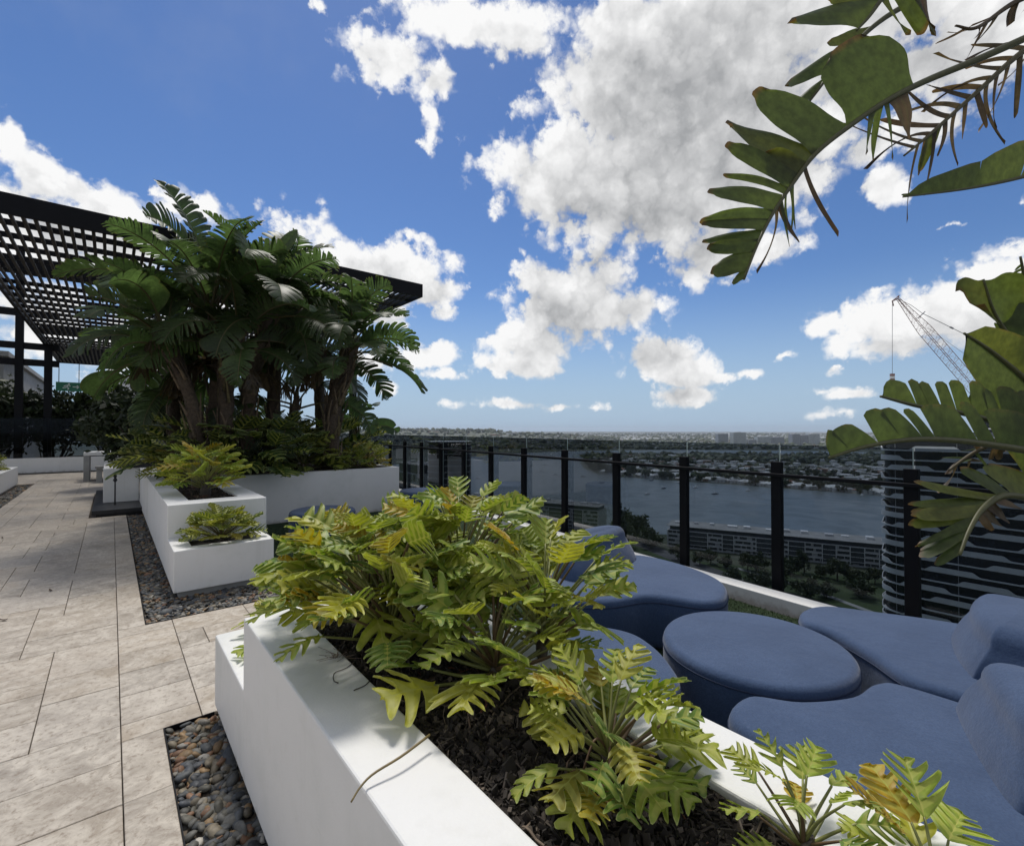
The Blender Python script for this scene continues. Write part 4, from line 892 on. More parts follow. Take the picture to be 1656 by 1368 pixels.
    frond(t1, mid, 2.5, B+[(.66, .78, -32, 62, .6, 0)], stem=(.10, .085, .035))
    mid = M([(1720, -30), (1640, 5), (1580, 45), (1545, 42)], 2.7, 2.6)
    frond(t1, mid, 2.6, [(.1+.8*q/9, .125+.8*q/9, r.uniform(-60, 10), r.uniform(10, 70), .35, 1) for q in range(9)], stem=(.09, .06, .03))
    # single blade pointing left below it
    def up_blade(w0, w1, du, dv, n, tear, gap, side=1, d=2.3, t0=0.0):
        def fn(m, mid):
            Sv = np.tile(nrm(px(du, dv, d)), (len(mid), 1)); Nv = np.tile(-FW, (len(mid), 1))
            blade(m, mid, Sv, Nv, lambda t: (w0+(w1-w0)*t)*d/FOC*min(1, ((1-t)/.10))**.5, r, n, tear, (4, 22), .05, True, GR[r.integers(len(GR))], gap, (side,), .12, 0, .03, t0)
        return fn
    mid = M([(1720, 268), (1640, 290), (1560, 306), (1460, 319)], 2.2, 2.0); frond(t1, mid, 2.1, [(.90, 1.0, -12, -4, .6, 0)], sr=.008, blades=[up_blade(120, 22, 4, -10, 5, .35, .06, 1, 2.1)])
    # right middle: broad leaves
    mid = M([(1730, 690), (1665, 590), (1612, 515), (1590, 452)], 2.5, 2.4); frond(t2, mid, 2.45, [(.60, .98, -40, -14, .85, 0), (.30, .60, 62, -60, 1.0, 0), (.60, .97, 60, -20, 1.0, 0), (.05, .3, 60, -90, 1.0, 0), (.05, .3, -50, 20, .9, 0), (.3, .58, -25, -18, .8, 0)])
    mid = M([(1740, 690), (1665, 620), (1605, 570), (1559, 539)], 2.35, 2.15); frond(t2, mid, 2.25, [], blades=[up_blade(90, 22, 8, -10, 4, .15, .04, 1), up_blade(95, 30, -6, 10, 5, .3, .08, 1)])
    mid = M([(1740, 770), (1680, 690), (1625, 640), (1580, 612)], 2.9, 2.8); frond(t2, mid, 2.85, [], blades=[up_blade(90, 50, 4, -10, 6, .4, .12, 1, 2.85), up_blade(80, 50, -7, 10, 6, .4, .12, 1, 2.85)])
    mid = M([(1730, 716), (1640, 692), (1560, 669), (1490, 658), (1424, 641)], 2.2, 1.95); frond(t2, mid, 2.1, [], blades=[up_blade(85, 34, -3, -10, 13, .6, .16, 1, 2.1)])
    mid = M([(1720, 738), (1620, 722), (1540, 712), (1470, 711), (1400, 722), (1341, 740)], 2.05, 1.75); frond(t2, mid, 1.9, [], blades=[up_blade(92, 44, -5, -10, 17, .6, .18, 1, 1.9)])
    mid = M([(1740, 822), (1665, 806), (1622, 802), (1590, 822), (1568, 856), (1552, 897)], 2.0, 1.75, 36)
    frond(t2, mid, 1.9, [(.02, .30, -60, -66, 1.0, 0), (.31, .42, -70, -52, 1.3, 0), (.40, .46, -138, -14, .9, 0), (.44, .49, -132, -2, .9, 0), (.48, .54, -130, 6, .9, 0), (.53, .58, -118, 14, .9, 0), (.57, .64, -112, 14, .95, 0), (.63, .70, -106, 14, .95, 0), (.69, .76, -92, 20, .95, 0), (.75, .86, -78, 34, 1.0, 0), (.86, 1.0, -40, 26, .9, 0), (.45, .49, 40, 16, .4, 1), (.52, .56, 36, 26, .4, 1), (.58, .62, 26, 30, .4, 1), (.64, .67, 16, 28, .4, 1)], wk=2.3)
    mid = M([(1720, 660), (1660, 690), (1610, 715), (1570, 735), (1535, 760)], 2.5, 2.3); frond(t2, mid, 2.4, [(.05+.9*q/24, .075+.9*q/24, r.uniform(-50, 40), r.uniform(-45, 45), r.uniform(.3, .6), int(r.random() < .75)) for q in range(24)], stem=(.10, .08, .04))
    mid = M([(1730, 640), (1690, 560), (1662, 470), (1650, 415)], 2.6, 2.5); frond(t2, mid, 2.5, [(.2+.75*q/16, .225+.75*q/16, r.uniform(-26, -4), r.uniform(-6, 12), .5, 0) for q in range(16)])
    for tt, pts, rad in ((t1, [(4.0, -1.5, .0), (4.02, -1.5, 1.6), (4.0, -1.5, 3.1)], .12), (t2, [(4.55, -1.0, .0), (4.56, -1.0, .7), (4.55, -1.0, 1.35)], .10)):
        m = MB(); m.tube(bez(pts, 12), np.linspace(rad*1.2, rad*.7, 12), 12, 0, (.07, .05, .035)); m.build('trunk', M_trunk, tt, smooth=True)
right_palm()

# ================================================================== VIEW BELOW AND BEYOND
H = -80.0
def PG(u, v, z=H): return G(u, v, z)
def terrain():
    m = mat('far_land', (.05, .06, .03), .95); t = NT(m.node_tree); b = t.n['Principled BSDF']; o = t.new('ShaderNodeNewGeometry').outputs['Position']
    n1 = t.noise(o, .004, 8, .65); n2 = t.noise(o, .03, 6, .6); n3 = t.noise(o, .0009, 5, .6)
    c = t.mix(t.ramp(n1.outputs[0], .35, .65), (.030, .045, .018), (.085, .095, .055)); c = t.mix(t.ramp(n2.outputs[0], .52, .66, 0, .7), c, (.16, .16, .14))
    c = t.mix(t.ramp(n3.outputs[0], .45, .65, 0, .6), c, (.13, .14, .115)); t.put(b.inputs['Base Color'], c)
    mb = MB(); n = 96; rads = [0, 300, 700, 1500, 3000, 6000, 10000, 15500]
    v = [(0, 0, H)]+[(R*math.sin(2*math.pi*i/n), R*math.cos(2*math.pi*i/n), H) for R in rads[1:] for i in range(n)]
    f = [[0, 1+(i+1) % n, 1+i] for i in range(n)]+[[1+(k-1)*n+i, 1+(k-1)*n+(i+1) % n, 1+k*n+(i+1) % n, 1+k*n+i] for k in range(1, len(rads)-1) for i in range(n)]
    mb.add(v, f); tag(mb.build('terrain', m), kind='structure')
    # low hills on the left horizon
    hb = MB(); us = np.linspace(430, 1010, 60); Ds = np.linspace(2400, 4600, 14); V = []
    r = np.random.default_rng(3); wob = np.interp(us, np.linspace(430, 1010, 14), r.uniform(.82, 1.12, 14))
    for D in Ds:
        for i, u in enumerate(us):
            p = W(u, 694, D); k = math.sin(math.pi*(D-2400)/2200); e = np.clip((1010-u)/260, 0, 1)**.8*np.clip((u-400)/80, 0, 1); V.append((p[0], p[1], H-2+82*k*e*wob[i]))
    nu = len(us); hb.add(V, [[j*nu+i, j*nu+i+1, (j+1)*nu+i+1, (j+1)*nu+i] for j in range(len(Ds)-1) for i in range(nu-1)]); tag(hb.build('hills', m, smooth=True), kind='structure')
    hts = np.array(V).reshape(len(Ds), nu, 3)
    return lambda u, D: np.array([*W(u, 694, D)[:2], float(np.interp(u, us, hts[int(np.clip(round((D-2400)/2200*13), 0, 13)), :, 2])) if 430 < u < 1010 and 2400 < D < 4600 else H])
land = terrain()
FAR_BANK = [(1000, 771), (1060, 775), (1100, 778), (1180, 783), (1260, 789), (1340, 795), (1430, 802), (1600, 822), (1900, 850)]
def river():
    m = mat('river_water', (.085, .105, .105), .22, spec=.6); t = NT(m.node_tree); b = t.n['Principled BSDF']; o = t.new('ShaderNodeNewGeometry').outputs['Position']
    n = t.noise(o, .35, 6, .65); n2 = t.noise(o, .02, 5, .6, 1.5); bp = t.new('ShaderNodeBump'); bp.inputs['Strength'].default_value = .22; bp.inputs['Distance'].default_value = .2; t.l.new(n.outputs[0], bp.inputs['Height']); t.l.new(bp.outputs[0], b.inputs['Normal'])
    t.put(b.inputs['Base Color'], t.mix(t.ramp(n2.outputs[0], .4, .65), (.16, .19, .195), (.115, .150, .165))); t.put(b.inputs['Roughness'], t.ramp(n2.outputs[0], .4, .65, .30, .42))
    south = [(1900, 930), (1500, 885), (1200, 872), (1040, 862), (960, 845), (860, 822), (760, 808), (640, 796), (400, 775)]
    poly = FAR_BANK[::-1]+[(965, 766), (944, 757), (938, 748), (944, 741), (965, 738), (1010, 737), (1080, 735), (1180, 734), (1320, 735), (1500, 738)]+[(1500, 733), (1320, 729.5), (1180, 728), (1080, 727.5), (1010, 728), (940, 729), (880, 731), (800, 735), (740, 741), (690, 747), (560, 756), (400, 765)]+south[::-1]
    pts = [PG(u, v, H+.15) for u, v in poly]; mb = MB(); mb.add(pts, [list(range(len(pts)))]); o = mb.build('river', m)
    bm = bmesh.new(); bm.from_mesh(o.data); bmesh.ops.triangulate(bm, faces=bm.faces[:], ngon_method='EAR_CLIP'); bmesh.ops.recalc_face_normals(bm, faces=bm.faces[:])
    for f in bm.faces:
        if f.normal.z < 0: f.normal_flip()
    bm.to_mesh(o.data); bm.free(); tag(o, kind='structure')
    mw = mat('wake_foam', (.42, .46, .47), .5, var=.3, vscale=.2)
    k = MB(); P = [PG(u, v, H+.22) for u, v in ((1056, 800), (1130, 806), (1240, 815), (1330, 824), (1420, 834))]; P = bez(P, 30); n = len(P); V = []
    for i, p in enumerate(P): w = .8+.11*i; V += [p+np.array([.3, .9, 0])*w, p-np.array([.3, .9, 0])*w]
    k.add(V, [[2*i, 2*i+1, 2*i+3, 2*i+2] for i in range(n-1)]); tag(k.build('wake', mw), 'pale foam wake trailing behind the speedboat on the river', 'wake', kind='stuff')
river()
M_bw = mat('building_white', (.78, .78, .77), .7, var=.12, vscale=.3); M_bg = mat('building_grey', (.55, .55, .55), .7, var=.15, vscale=.3); M_bd = mat('building_dark', (.075, .085, .095), .25, spec=.7, var=.4, vscale=.4); M_roofg = mat('flat_roof', (.30, .30, .29), .85, var=.25, vscale=.15)
M_dkglass = mat('dark_facade_glass', (.010, .013, .018), .18, spec=.6, var=.6, vscale=.25)

def apartment(a, b, depth, z1, floors, label, seed, end_a=True):
    """slab block: facade from a to b (ground points), roof at z1"""
    r = np.random.default_rng(seed); a = np.array([a[0], a[1], H]); b = np.array([b[0], b[1], H]); L = np.linalg.norm(b-a); d = (b-a)/L; n = np.array([d[1], -d[0], 0])
    if n @ (EYE*(1, 1, 0)-a*(1, 1, 0)) < 0: n = -n
    t = empty('apartment_block', (a+b)/2, label, 'building'); P = lambda s, o, z: a+d*s+n*o+np.array([0, 0, z-H])
    def blk(mb, s0, s1, o0, o1, za, zb): mb.obox(P((s0+s1)/2, (o0+o1)/2, (za+zb)/2), d*(s1-s0)/2, n*(o1-o0)/2, (0, 0, (zb-za)/2))
    fh = (z1-H)/floors; m = MB(); blk(m, 0, L, -depth, 0, H, z1-fh); m.build('walls', M_bg, t)
    m = MB(); blk(m, 1.2, L-1.2, -depth+2, -2.2, z1-fh+.02, z1-.3); m.build('top_storey', M_bd, t)
    m = MB(); blk(m, -.5, L+.5, -depth-.3, .6, z1-.3, z1); m.build('roof', M_roofg, t)
    roof = t.children[-1]
    for q in range(int(L/11)):
        s = 4+q*11+r.uniform(-2, 2); m = MB(); blk(m, s, s+r.uniform(2, 6), -depth*.7, -depth*.7+r.uniform(2, 5), z1+.01, z1+r.uniform(.6, 1.7)); m.build('plant_box', M_bw if r.random() < .5 else M_bg, roof)
    for f in range(floors-1):
        za = H+f*fh; m = MB(); blk(m, -.2, L+.2, .0, .9, za+fh-.28, za+fh); m.build('slab_edge', M_bw, t)
        m = MB(); s = .6
        while s < L-2:
            w = r.choice((2.4, 4.2, 6.0)); blk(m, s, min(s+w, L-.6), .02, .12, za+.9, za+fh-.35); s += w+r.choice((.5, .5, 1.4, 3.0))
        m.build('window_band', M_bd, t)
        m = MB(); s = 0
        while s < L-4: w = r.choice((5., 8., 11.)); blk(m, s+.3, min(s+w, L)-.3, .62, .70, za, za+.95); s += w+r.choice((.6, 5.))
        m.build('balustrade', M_bg, t)
    s = 0; k = 0
    while s < L:
        m = MB(); blk(m, s-.2, s+.2, .02, 1.0, H, z1-fh-.285); m.build('fin', M_bw, t); w = r.choice((7., 9., 13.))
        if k % 2 and s+w < L: m = MB(); blk(m, s+.25, s+w-.25, .71, .76, H+fh*.6, z1-fh-.3); m.build('dark_bay', M_bd, t)
        s += w; k += 1
    return t
p1, p2 = W(967, 694, 383), W(700, 694, 470); apartment(p1, p2, 20, -61, 6, 'long low apartment block on the near bank, left one of the two', 1)
p1, p2 = W(1079, 694, 334), W(1520, 694, 266); apartment(p1, p2, 22, -65.4, 5, 'long pale apartment block below the fence, right one of the two', 2)
p1, p2 = W(676, 694, 300), W(640, 694, 330); apartment(p1, p2, 15, -21, 10, 'white block beside the dark round tower', 3)

def rounded_rect(x0, x1, y0, y1, r, n=8):
    out = []
    for cx, cy, a0 in ((x1-r, y1-r, 0), (x0+r, y1-r, 90), (x0+r, y0+r, 180), (x1-r, y0+r, 270)):
        for k in range(n+1): a = R_(a0+90*k/n); out.append((cx+r*math.cos(a), cy+r*math.sin(a)))
    return out
def striped_tower():
    t = empty('striped_tower', (206, 5, H), 'tall dark glass tower wrapped in wavy pale balcony bands', 'building'); r = np.random.default_rng(12)
    P = np.array(rounded_rect(196.6, 222, -45, 43.8, 7, 10)); m = MB(); m.prism(inset(P, 1.0).tolist(), H, -2.4); m.build('glass_walls', M_dkglass, t)
    # resample outline
    Q = np.vstack([P, P[:1]]); seg = np.linalg.norm(np.diff(Q, axis=0), axis=1); cum = np.r_[0, np.cumsum(seg)]; tot = cum[-1]; N = 420; ss = np.linspace(0, tot, N, endpoint=False)
    O = np.c_[np.interp(ss, cum, Q[:, 0]), np.interp(ss, cum, Q[:, 1])]; I = inset(O, .22)
    Mb = mat('balcony_band', (.64, .65, .66), .55, var=.12, vscale=.4); fl = 25; fh = (-2.2-H)/fl
    for f in range(1, fl+1):
        z = H+f*fh; ph = (f*7.3) % 21; hb = np.zeros(N)
        for k, s in enumerate(ss):
            x = ((s+ph) % 21.)/21.; u = np.clip(min(x/.10, (.62-x)/.10), 0, 1) if x < .72 else 0; hb[k] = .30+1.2*u*u*(3-2*u)
        m = MB(); V = np.concatenate([np.c_[O, np.full(N, z-.16)], np.c_[O, z+hb], np.c_[I, z+hb], np.c_[I, np.full(N, z-.16)]])
        F = [[a*N+i, a*N+(i+1) % N, ((a+1) % 4)*N+(i+1) % N, ((a+1) % 4)*N+i] for a in range(4) for i in range(N)]; m.add(V, F); m.build('balcony_band', Mb, t)
        if f < fl: m = MB(); m.prism(inset(O[::4], .24).tolist(), z-.12, z+.06); m.build('floor_slab', M_bg, t)
    m = MB()
    for k in range(0, N, 30): p = inset(O, .9)[k]; m.box(p[0]-.05, p[0]+.05, p[1]-.05, p[1]+.05, H, -2.5)
    m.build('mullions', M_bg, t)
    m = MB(); m.prism(inset(P, -.3).tolist(), -2.2, -1.9); m.build('roof', M_bw, t)
    m = MB(); m.box(203, 214, 5, 30, -1.88, .6); m.build('roof_plant', M_bd, t)
    t2 = empty('upper_tower', (230, 0, H), 'taller tower with white floor slabs behind the striped tower', 'building'); m = MB(); m.box(226, 244, -40, 22, H, 8.0); m.build('walls', M_dkglass, t2)
    for f in range(28): z = 8-f*3.1; m = MB(); m.box(224.6, 245, -41, 23, z-.3, z+.12); m.build('floor_slab', M_bw, t2)
striped_tower()
def round_tower():
    c = W(728, 694, 238); t = empty('round_tower', (c[0], c[1], H), 'dark rounded glass tower with thin white slab lines, seen through the far fence panels', 'building')
    ax = nrm(np.array([RT[0], RT[1], 0])); ay = nrm(np.array([_fh[0], _fh[1], 0]))
    P2 = [(c[:2]+ax[:2]*x+ay[:2]*y).tolist() for x, y in rounded_rect(-12.5, 10, 0, 20, 7, 8)]
    P = np.array(P2); m = MB(); m.prism(inset(P, .5).tolist(), H, -4.8); m.build('glass_walls', M_dkglass, t)
    for f in range(25): z = -4.7-f*3.05; m = MB(); m.prism(P.tolist(), z-.16, z+.06); m.build('floor_slab', M_bw, t)
    q = c+ax*(-4.5)+ay*(-.05); m = MB(); m.obox((q[0], q[1], -42), ax*.12, ay*.15, (0, 0, 37)); m.build('white_fin', M_bw, t)
round_tower()
def crane():
    Mc = mat('crane_red', (.30, .17, .15), .5, var=.3, vscale=1.5); Mk = mat('crane_grey', (.25, .25, .27), .5); d = 205
    t = empty('tower_crane', W(1612, 694, d)*(1, 1, 0)+np.array([0, 0, H]), 'tall luffing tower crane with a raised lattice jib and hook', 'crane')
    A, B = W(1618, 676, d), W(1452, 483, d); D = nrm(B-A); L = np.linalg.norm(B-A); s = nrm(np.cross(D, FW)); f = nrm(np.cross(s, D)); m = MB(); n = 34
    wd = lambda x: 1.75*min(1, .35+x*6, .22+(1-x)*3.0); C = lambda x, k: A+D*L*x+(s*wd(x)*(1, -1, -1, 1)[k]+f*wd(x)*(1, 1, -1, -1)[k])
    for k in range(4):
        for i in range(n): m.beam(C(i/n, k), C((i+1)/n, k), .15, .15)
    for i in range(n):
        for k in range(4):
            m.beam(C(i/n, k), C((i+1)/n, (k+1) % 4) if i % 2 else C(i/n, (k+1) % 4), .07, .07)
            if not i % 2: m.beam(C(i/n, (k+1) % 4), C((i+1)/n, k), .07, .07)
    m.build('jib', Mc, t)
    m = MB(); h = B+px(-9, 4, d); m.beam(B, h, .35, .5); m.beam(h, h+px(2, 8, d), .25, .4); m.beam(B+px(2, -5, d), h, .2, .3); m.beam(B+px(2, -5, d), B, .3, .3); m.build('jib_head', Mc, t)
    m = MB(); x = W(1443, 492, d); y = W(1443, 604, d); m.tube([x, y], .09, 5); m.build('hoist_rope', Mk, t)
    hk = MB(); 
    for i in range(5): hk.obox(y-UP*(1.1*i+.6), RT*.75, FW*.5*(1, 1, 0), (0, 0, .5), i % 2)
    hk.build('hook_block', [Mc, M_bw], t)
    m = MB(); E = W(1492, 507, d); T0 = W(1660, 590, d); m.tube([B, W(1474, 494, d), E], .10, 5); m.tube([E, T0], .13, 5); m.tube([W(1500, 530, d), W(1655, 640, d)], .06, 5); m.beam(E+px(-8, 8, d), E+px(4, -3, d), .3, .3)
    for q in (.28, .62): p = E+(T0-E)*q; m.beam(p-(T0-E)*.015, p+(T0-E)*.015, .5, .5)
    m.build('pendant_line', Mk, t)
    m = MB(); F0 = A-UP*2; m.beam(F0, (F0[0], F0[1], H), 2.4, 2.4); m.build('mast', Mc, t); m = MB(); m.obox(A+RT*6-UP*1.5, RT*8, FW*1.6*(1, 1, 0), (0, 0, 1.4)); m.beam(A+RT*8, T0, .5, .5); m.build('counter_jib', Mk, t)
crane()

# ------------------------------------------------------------------ boats, houses, trees, city
def boats():
    Mh = mat('boat_hull', (.66, .68, .68), .4); Md = mat('boat_dark', (.05, .08, .13), .4); Mm = mat('boat_mast', (.5, .5, .5), .4)
    def make(L, dark, mast, label):
        t = empty('moored_boat', (0, 0, H+.15), label, 'boat', 'boats moored on the river'); w = L*.15; xs = np.linspace(-.5, .5, 13); V = []
        for x in xs: b = w*(1-max(0, (x+.05)/.55)**2.2)*(.86 if x < -.45 else 1); V += [(x*L, -b, .95+.5*max(0, x)), (x*L*.94, -b*.7, -.1), (x*L*.94, b*.7, -.1), (x*L, b, .95+.5*max(0, x))]
        m = MB(); m.add(np.array(V)+(0, 0, H+.15), [[4*i+k, 4*i+4+k, 4*i+5+k, 4*i+1+k] for i in range(12) for k in range(3)]+[[4*i+3, 4*i+7, 4*i+4, 4*i] for i in range(12)]+[[0, 1, 2, 3]]); m.build('hull', Md if dark else Mh, t)
        m = MB(); m.box(-.28*L, .14*L, -w*.6, w*.6, H+1.1, H+2.1); m.box(-.22*L, .04*L, -w*.5, w*.5, H+2.11, H+2.35); m.build('cabin', Mh, t, bevel=.12)
        if mast: m = MB(); m.tube([(.06*L, 0, H+1.1), (.06*L, 0, H+12.5)], [.13, .07], 6); m.tube([(.06*L, 0, H+2.8), (-.35*L, 0, H+2.7)], .12, 6); m.build('mast', Mm, t)
        return t
    protos = [make(10.5, False, False, 'white motor cruiser moored on the river'), make(10, True, True, 'dark hulled sailing boat moored on the river'), make(10.5, False, True, 'white sailing boat moored on the river')]
    where = ((881, 752, 0, 'white cruiser nearest the tip of the wooded point, upper of three together'), (876, 763, 2, 'sailing boat just below the upper cruiser off the wooded point'), (899, 768, 2, 'sailing boat right of the pair off the wooded point'), (859, 753, 0, 'white cruiser farthest left in the group off the point'), (943, 771, 1, 'dark sailing boat below the tip of the wooded point'), (972, 781, 1, 'dark sailing boat close to a black fence post in midstream'), (987, 769, 0, 'white cruiser close under the wooded point'),
             (1054, 777, 1, 'small dark boat near the far bank before the low houses'), (1073, 790, 1, 'dark sailing boat just above the speeding boat'), (1097, 781, 0, 'white cruiser close to the far bank houses'), (1125, 789, 0, 'pale cruiser right of the tall black post in midstream'), (1157, 799, 1, 'dark sailing boat nearest the long foam wake'), (1210, 794, 0, 'white cruiser alone off the far bank trees'), (1394, 801, 2, 'white sailing boat beside the striped tower'), (772, 774, 0, 'white cruiser seen between the far posts at left'), (1046, 799.5, 0, 'speedboat at the head of the long foam wake'))
    r = np.random.default_rng(8); used = set()
    for u, v, k, lab in where:
        p = PG(u, v, H+.15); o = protos[k] if k not in used else copy_tree(protos[k]); used.add(k); o.location = p; a = r.normal(.35, .35); o.rotation_euler = (0, 0, -YAW+a+(math.pi if 'speed' in lab else 0)); o['label'] = lab
boats()
def tree_mesh(mb, p, h, rad, r, cols, n=260, size=None):
    p = np.asarray(p, float); mb.tube([p, p+UP*h*.45], [rad*.10, rad*.06], 5, 0, (.06, .045, .03))
    leafmass(mb, p+UP*h*.6, (rad, rad, h*.42), n, size or rad*.20, r, cols)
TREE = [(.030, .046, .016), (.042, .062, .020), (.058, .078, .026), (.08, .092, .034)]
def far_trees():
    r = np.random.default_rng(55); protos = []
    for k in range(5):
        t = empty('river_tree', (0, 0, H), 'dark leafy tree among the houses across the river', 'tree', 'trees across the river'); h = (11, 14, 9, 16, 12)[k]; rad = (5, 5.5, 5, 4.2, 6)[k]
        f = MB(); leafmass(f, (0, 0, H+h*.55), (rad*1.1, rad*1.1, h*.45), 1300, rad*.13, r, TREE); f.build('crown', M_fol, t); s = MB(); s.tube([(0, 0, H), (0, 0, H+h*.5)], [.4, .25], 6, 0, (.06, .045, .03)); s.build('trunk', M_trunk, t); protos.append(t)
    used = set(); n = 0
    def put(u, v):
        nonlocal n; k = int(r.integers(5)); o = protos[k] if k not in used else copy_tree(protos[k]); used.add(k); p = PG(u, v); o.location = p; o.rotation_euler = (0, 0, r.uniform(0, 6.28)); s = r.uniform(.7, 1.25); o.scale = (s, s, s*r.uniform(.85, 1.2)); n += 1
    bu = [940, 960]+[q[0] for q in FAR_BANK]; bv = [748, 764]+[q[1] for q in FAR_BANK]
    for _ in range(150):
        u = r.uniform(942, 1440); vb = np.interp(u, bu, bv); v = vb-1.5-abs(r.normal(0, 1))*min(14, (vb-744)*.6); v = max(v, 743); put(u, v)
    for _ in range(24): u = r.uniform(960, 1440); put(u, np.interp(u, bu, bv)-r.uniform(.3, 1.2))
    for _ in range(34): u = r.uniform(942, 1000); put(u, np.interp(u, bu, bv)-r.uniform(1, 6))
    # near bank trees, each its own
    lab = 'leafy park tree on the near bank by the apartment blocks'; t0 = None
    spots = [(1004, 872, 1.2), (1018, 869, 1.6), (1030, 872, 1.5), (1042, 880, 1.2), (1010, 884, 1.1), (1052, 886, 1.2), (995, 868, .9)]+[(1100+i*26+r.uniform(-8, 8), 908+i*2.6+r.uniform(-3, 6), r.uniform(.6, 1.1)) for i in range(13)]+[(1180+i*40+r.uniform(-10, 10), 945+i*5+r.uniform(-5, 8), r.uniform(.7, 1.2)) for i in range(6)]+[(760+i*30, 858+i*4, .8) for i in range(7)]
    for (u, v, s) in spots:
        k = int(r.integers(5)); o = copy_tree(protos[k]); o.name = 'park_tree'; o.location = PG(u, v); o.rotation_euler = (0, 0, r.uniform(0, 6.28)); o.scale = (s, s, s); o['label'] = lab; o['group'] = 'park trees on the near bank'
    p = PG(1004, 866); t = empty('pine_tree', p, 'tall narrow pine standing beside a black fence post', 'tree'); f = MB()
    for k in range(14): z = 4+k*1.55; leafmass(f, p+UP*z, (3.6*(1-k/16), 3.6*(1-k/16), .55), 90, .7, r, TREE[:2])
    f.build('crown', M_fol, t); s = MB(); s.tube([p, p+UP*26], [.5, .1], 6, 0, (.05, .04, .03)); s.build('trunk', M_trunk, t)
far_trees()
def houses():
    r = np.random.default_rng(66); cols = [((.60, .60, .58), (.62, .63, .62)), ((.50, .47, .42), (.45, .45, .44)), ((.62, .62, .60), (.30, .30, .31)), ((.42, .30, .22), (.62, .60, .57)), ((.55, .54, .50), (.26, .12, .08))]; protos = []
    for k, (cw, cr) in enumerate(cols):
        mw = mat('house_wall', cw, .8); mr = mat('house_roof', cr, .7); a, b, h = (9, 7, 5.5) if k % 2 else (12, 8, 6.5)
        t = empty('river_house', (0, 0, H), ('white house with a pale roof among the trees across the river', 'beige house with a grey roof across the river', 'white house with a dark roof across the river', 'brown house with a pale roof across the river', 'cream house with a red roof across the river')[k], 'house', ('white pale roofed houses across the river', 'beige houses across the river', 'dark roofed houses across the river', 'brown houses across the river', 'red roofed houses across the river')[k])
        m = MB(); m.box(-a, a, -b, b, H, H+h); m.build('walls', mw, t); m = MB(); e = .7
        V = [(-a-e, -b-e, h+.02), (a+e, -b-e, h+.02), (a+e, b+e, h+.02), (-a-e, b+e, h+.02), (-a*.55, 0, h+3.6), (a*.55, 0, h+3.6)]; m.add(np.array(V)+(0, 0, H), [[0, 1, 5, 4], [1, 2, 5], [2, 3, 4, 5], [3, 0, 4], [0, 3, 2, 1]]); m.build('roof', mr, t)
        m = MB(); 
        for z in ((1.2, 2.6), (4.0, 5.2)):
            for x in (-.6, -.1, .45): m.box(x*a, x*a+1.8, -b-.05, -b-.01, H+z[0], H+z[1])
        m.build('windows', M_bd, t); protos.append(t)
    used = set(); bu = [940, 960]+[q[0] for q in FAR_BANK]; bv = [748, 764]+[q[1] for q in FAR_BANK]
    for i in range(150):
        u = r.uniform(965, 1440); vb = np.interp(u, bu, bv); row = r.choice(5, p=[.34, .24, .18, .14, .10]); v = vb-1.2-row*3.3-r.uniform(0, 1.5)
        if v < 745: continue
        k = int(r.choice(5, p=[.44, .14, .24, .09, .09])); o = protos[k] if k not in used else copy_tree(protos[k]); used.add(k); o.location = PG(u, v); o.rotation_euler = (0, 0, -YAW+r.normal(0, .5)); s = r.uniform(.48, .82); o.scale = (s*r.uniform(.8, 1.3), s, s)
    mb = MB(); Mf = mat('suburb', attr=True, rough=.8)      # the far suburbs: too many to tell apart
    for i in range(5200):
        D = 1250*math.exp(r.uniform(0, 2.35)); u = r.uniform(380, 1700); v = 694+81.6*770/D
        if 727 < v < 757 and u < 944+max(0, (v-741))*2: continue
        if 726 < v < 736: continue
        if 700 < v and 745 < v and u < 940: continue
        p = land(u, D); s = r.lognormal(2.0, .4)*(1+D/6000); h = r.uniform(3, 8); c = np.array([(.55, .55, .54), (.34, .33, .31), (.30, .29, .28), (.72, .73, .73), (.32, .19, .14)][r.choice(5, p=[.3, .22, .18, .22, .08])]); a = r.uniform(0, 3.1)
        e1 = np.array([math.cos(a), math.sin(a), 0]); e2 = np.array([-e1[1], e1[0], 0]); mb.obox(p+UP*h/2, e1*s, e2*s*.7, UP*h/2, 0, c)
    for i in range(620):                                     # wide pale warehouse roofs
        u = r.uniform(860, 1700); D = r.uniform(3200, 10000); p = PG(u, 694+81.6*770/D); s = r.uniform(30, 110); mb.obox(p+UP*5, RT*s, _fh*s*.5, UP*r.uniform(4, 8), 0, np.array((.62, .63, .64))*r.uniform(.7, 1.15))
    for i in range(420):
        u = r.uniform(975, 1480); v = r.uniform(738, np.interp(u, bu, bv)-9)
        p = PG(u, v); a = r.uniform(0, 3.1); e1 = np.array([math.cos(a), math.sin(a), 0]); e2 = np.array([-e1[1], e1[0], 0]); q = r.uniform(5, 10); h = r.uniform(5, 9); c = np.array([(.60, .60, .59), (.42, .41, .39), (.70, .70, .70), (.34, .22, .16)][r.choice(4, p=[.35, .25, .3, .1])])
        mb.obox(p+UP*h/2, e1*q, e2*q*.65, UP*h/2, 0, c)
    tag(mb.build('distant_suburb', Mf), 'distant suburbs and warehouses reaching to the horizon', 'suburb', kind='stuff')
    f = MB(); V, F = ICO1
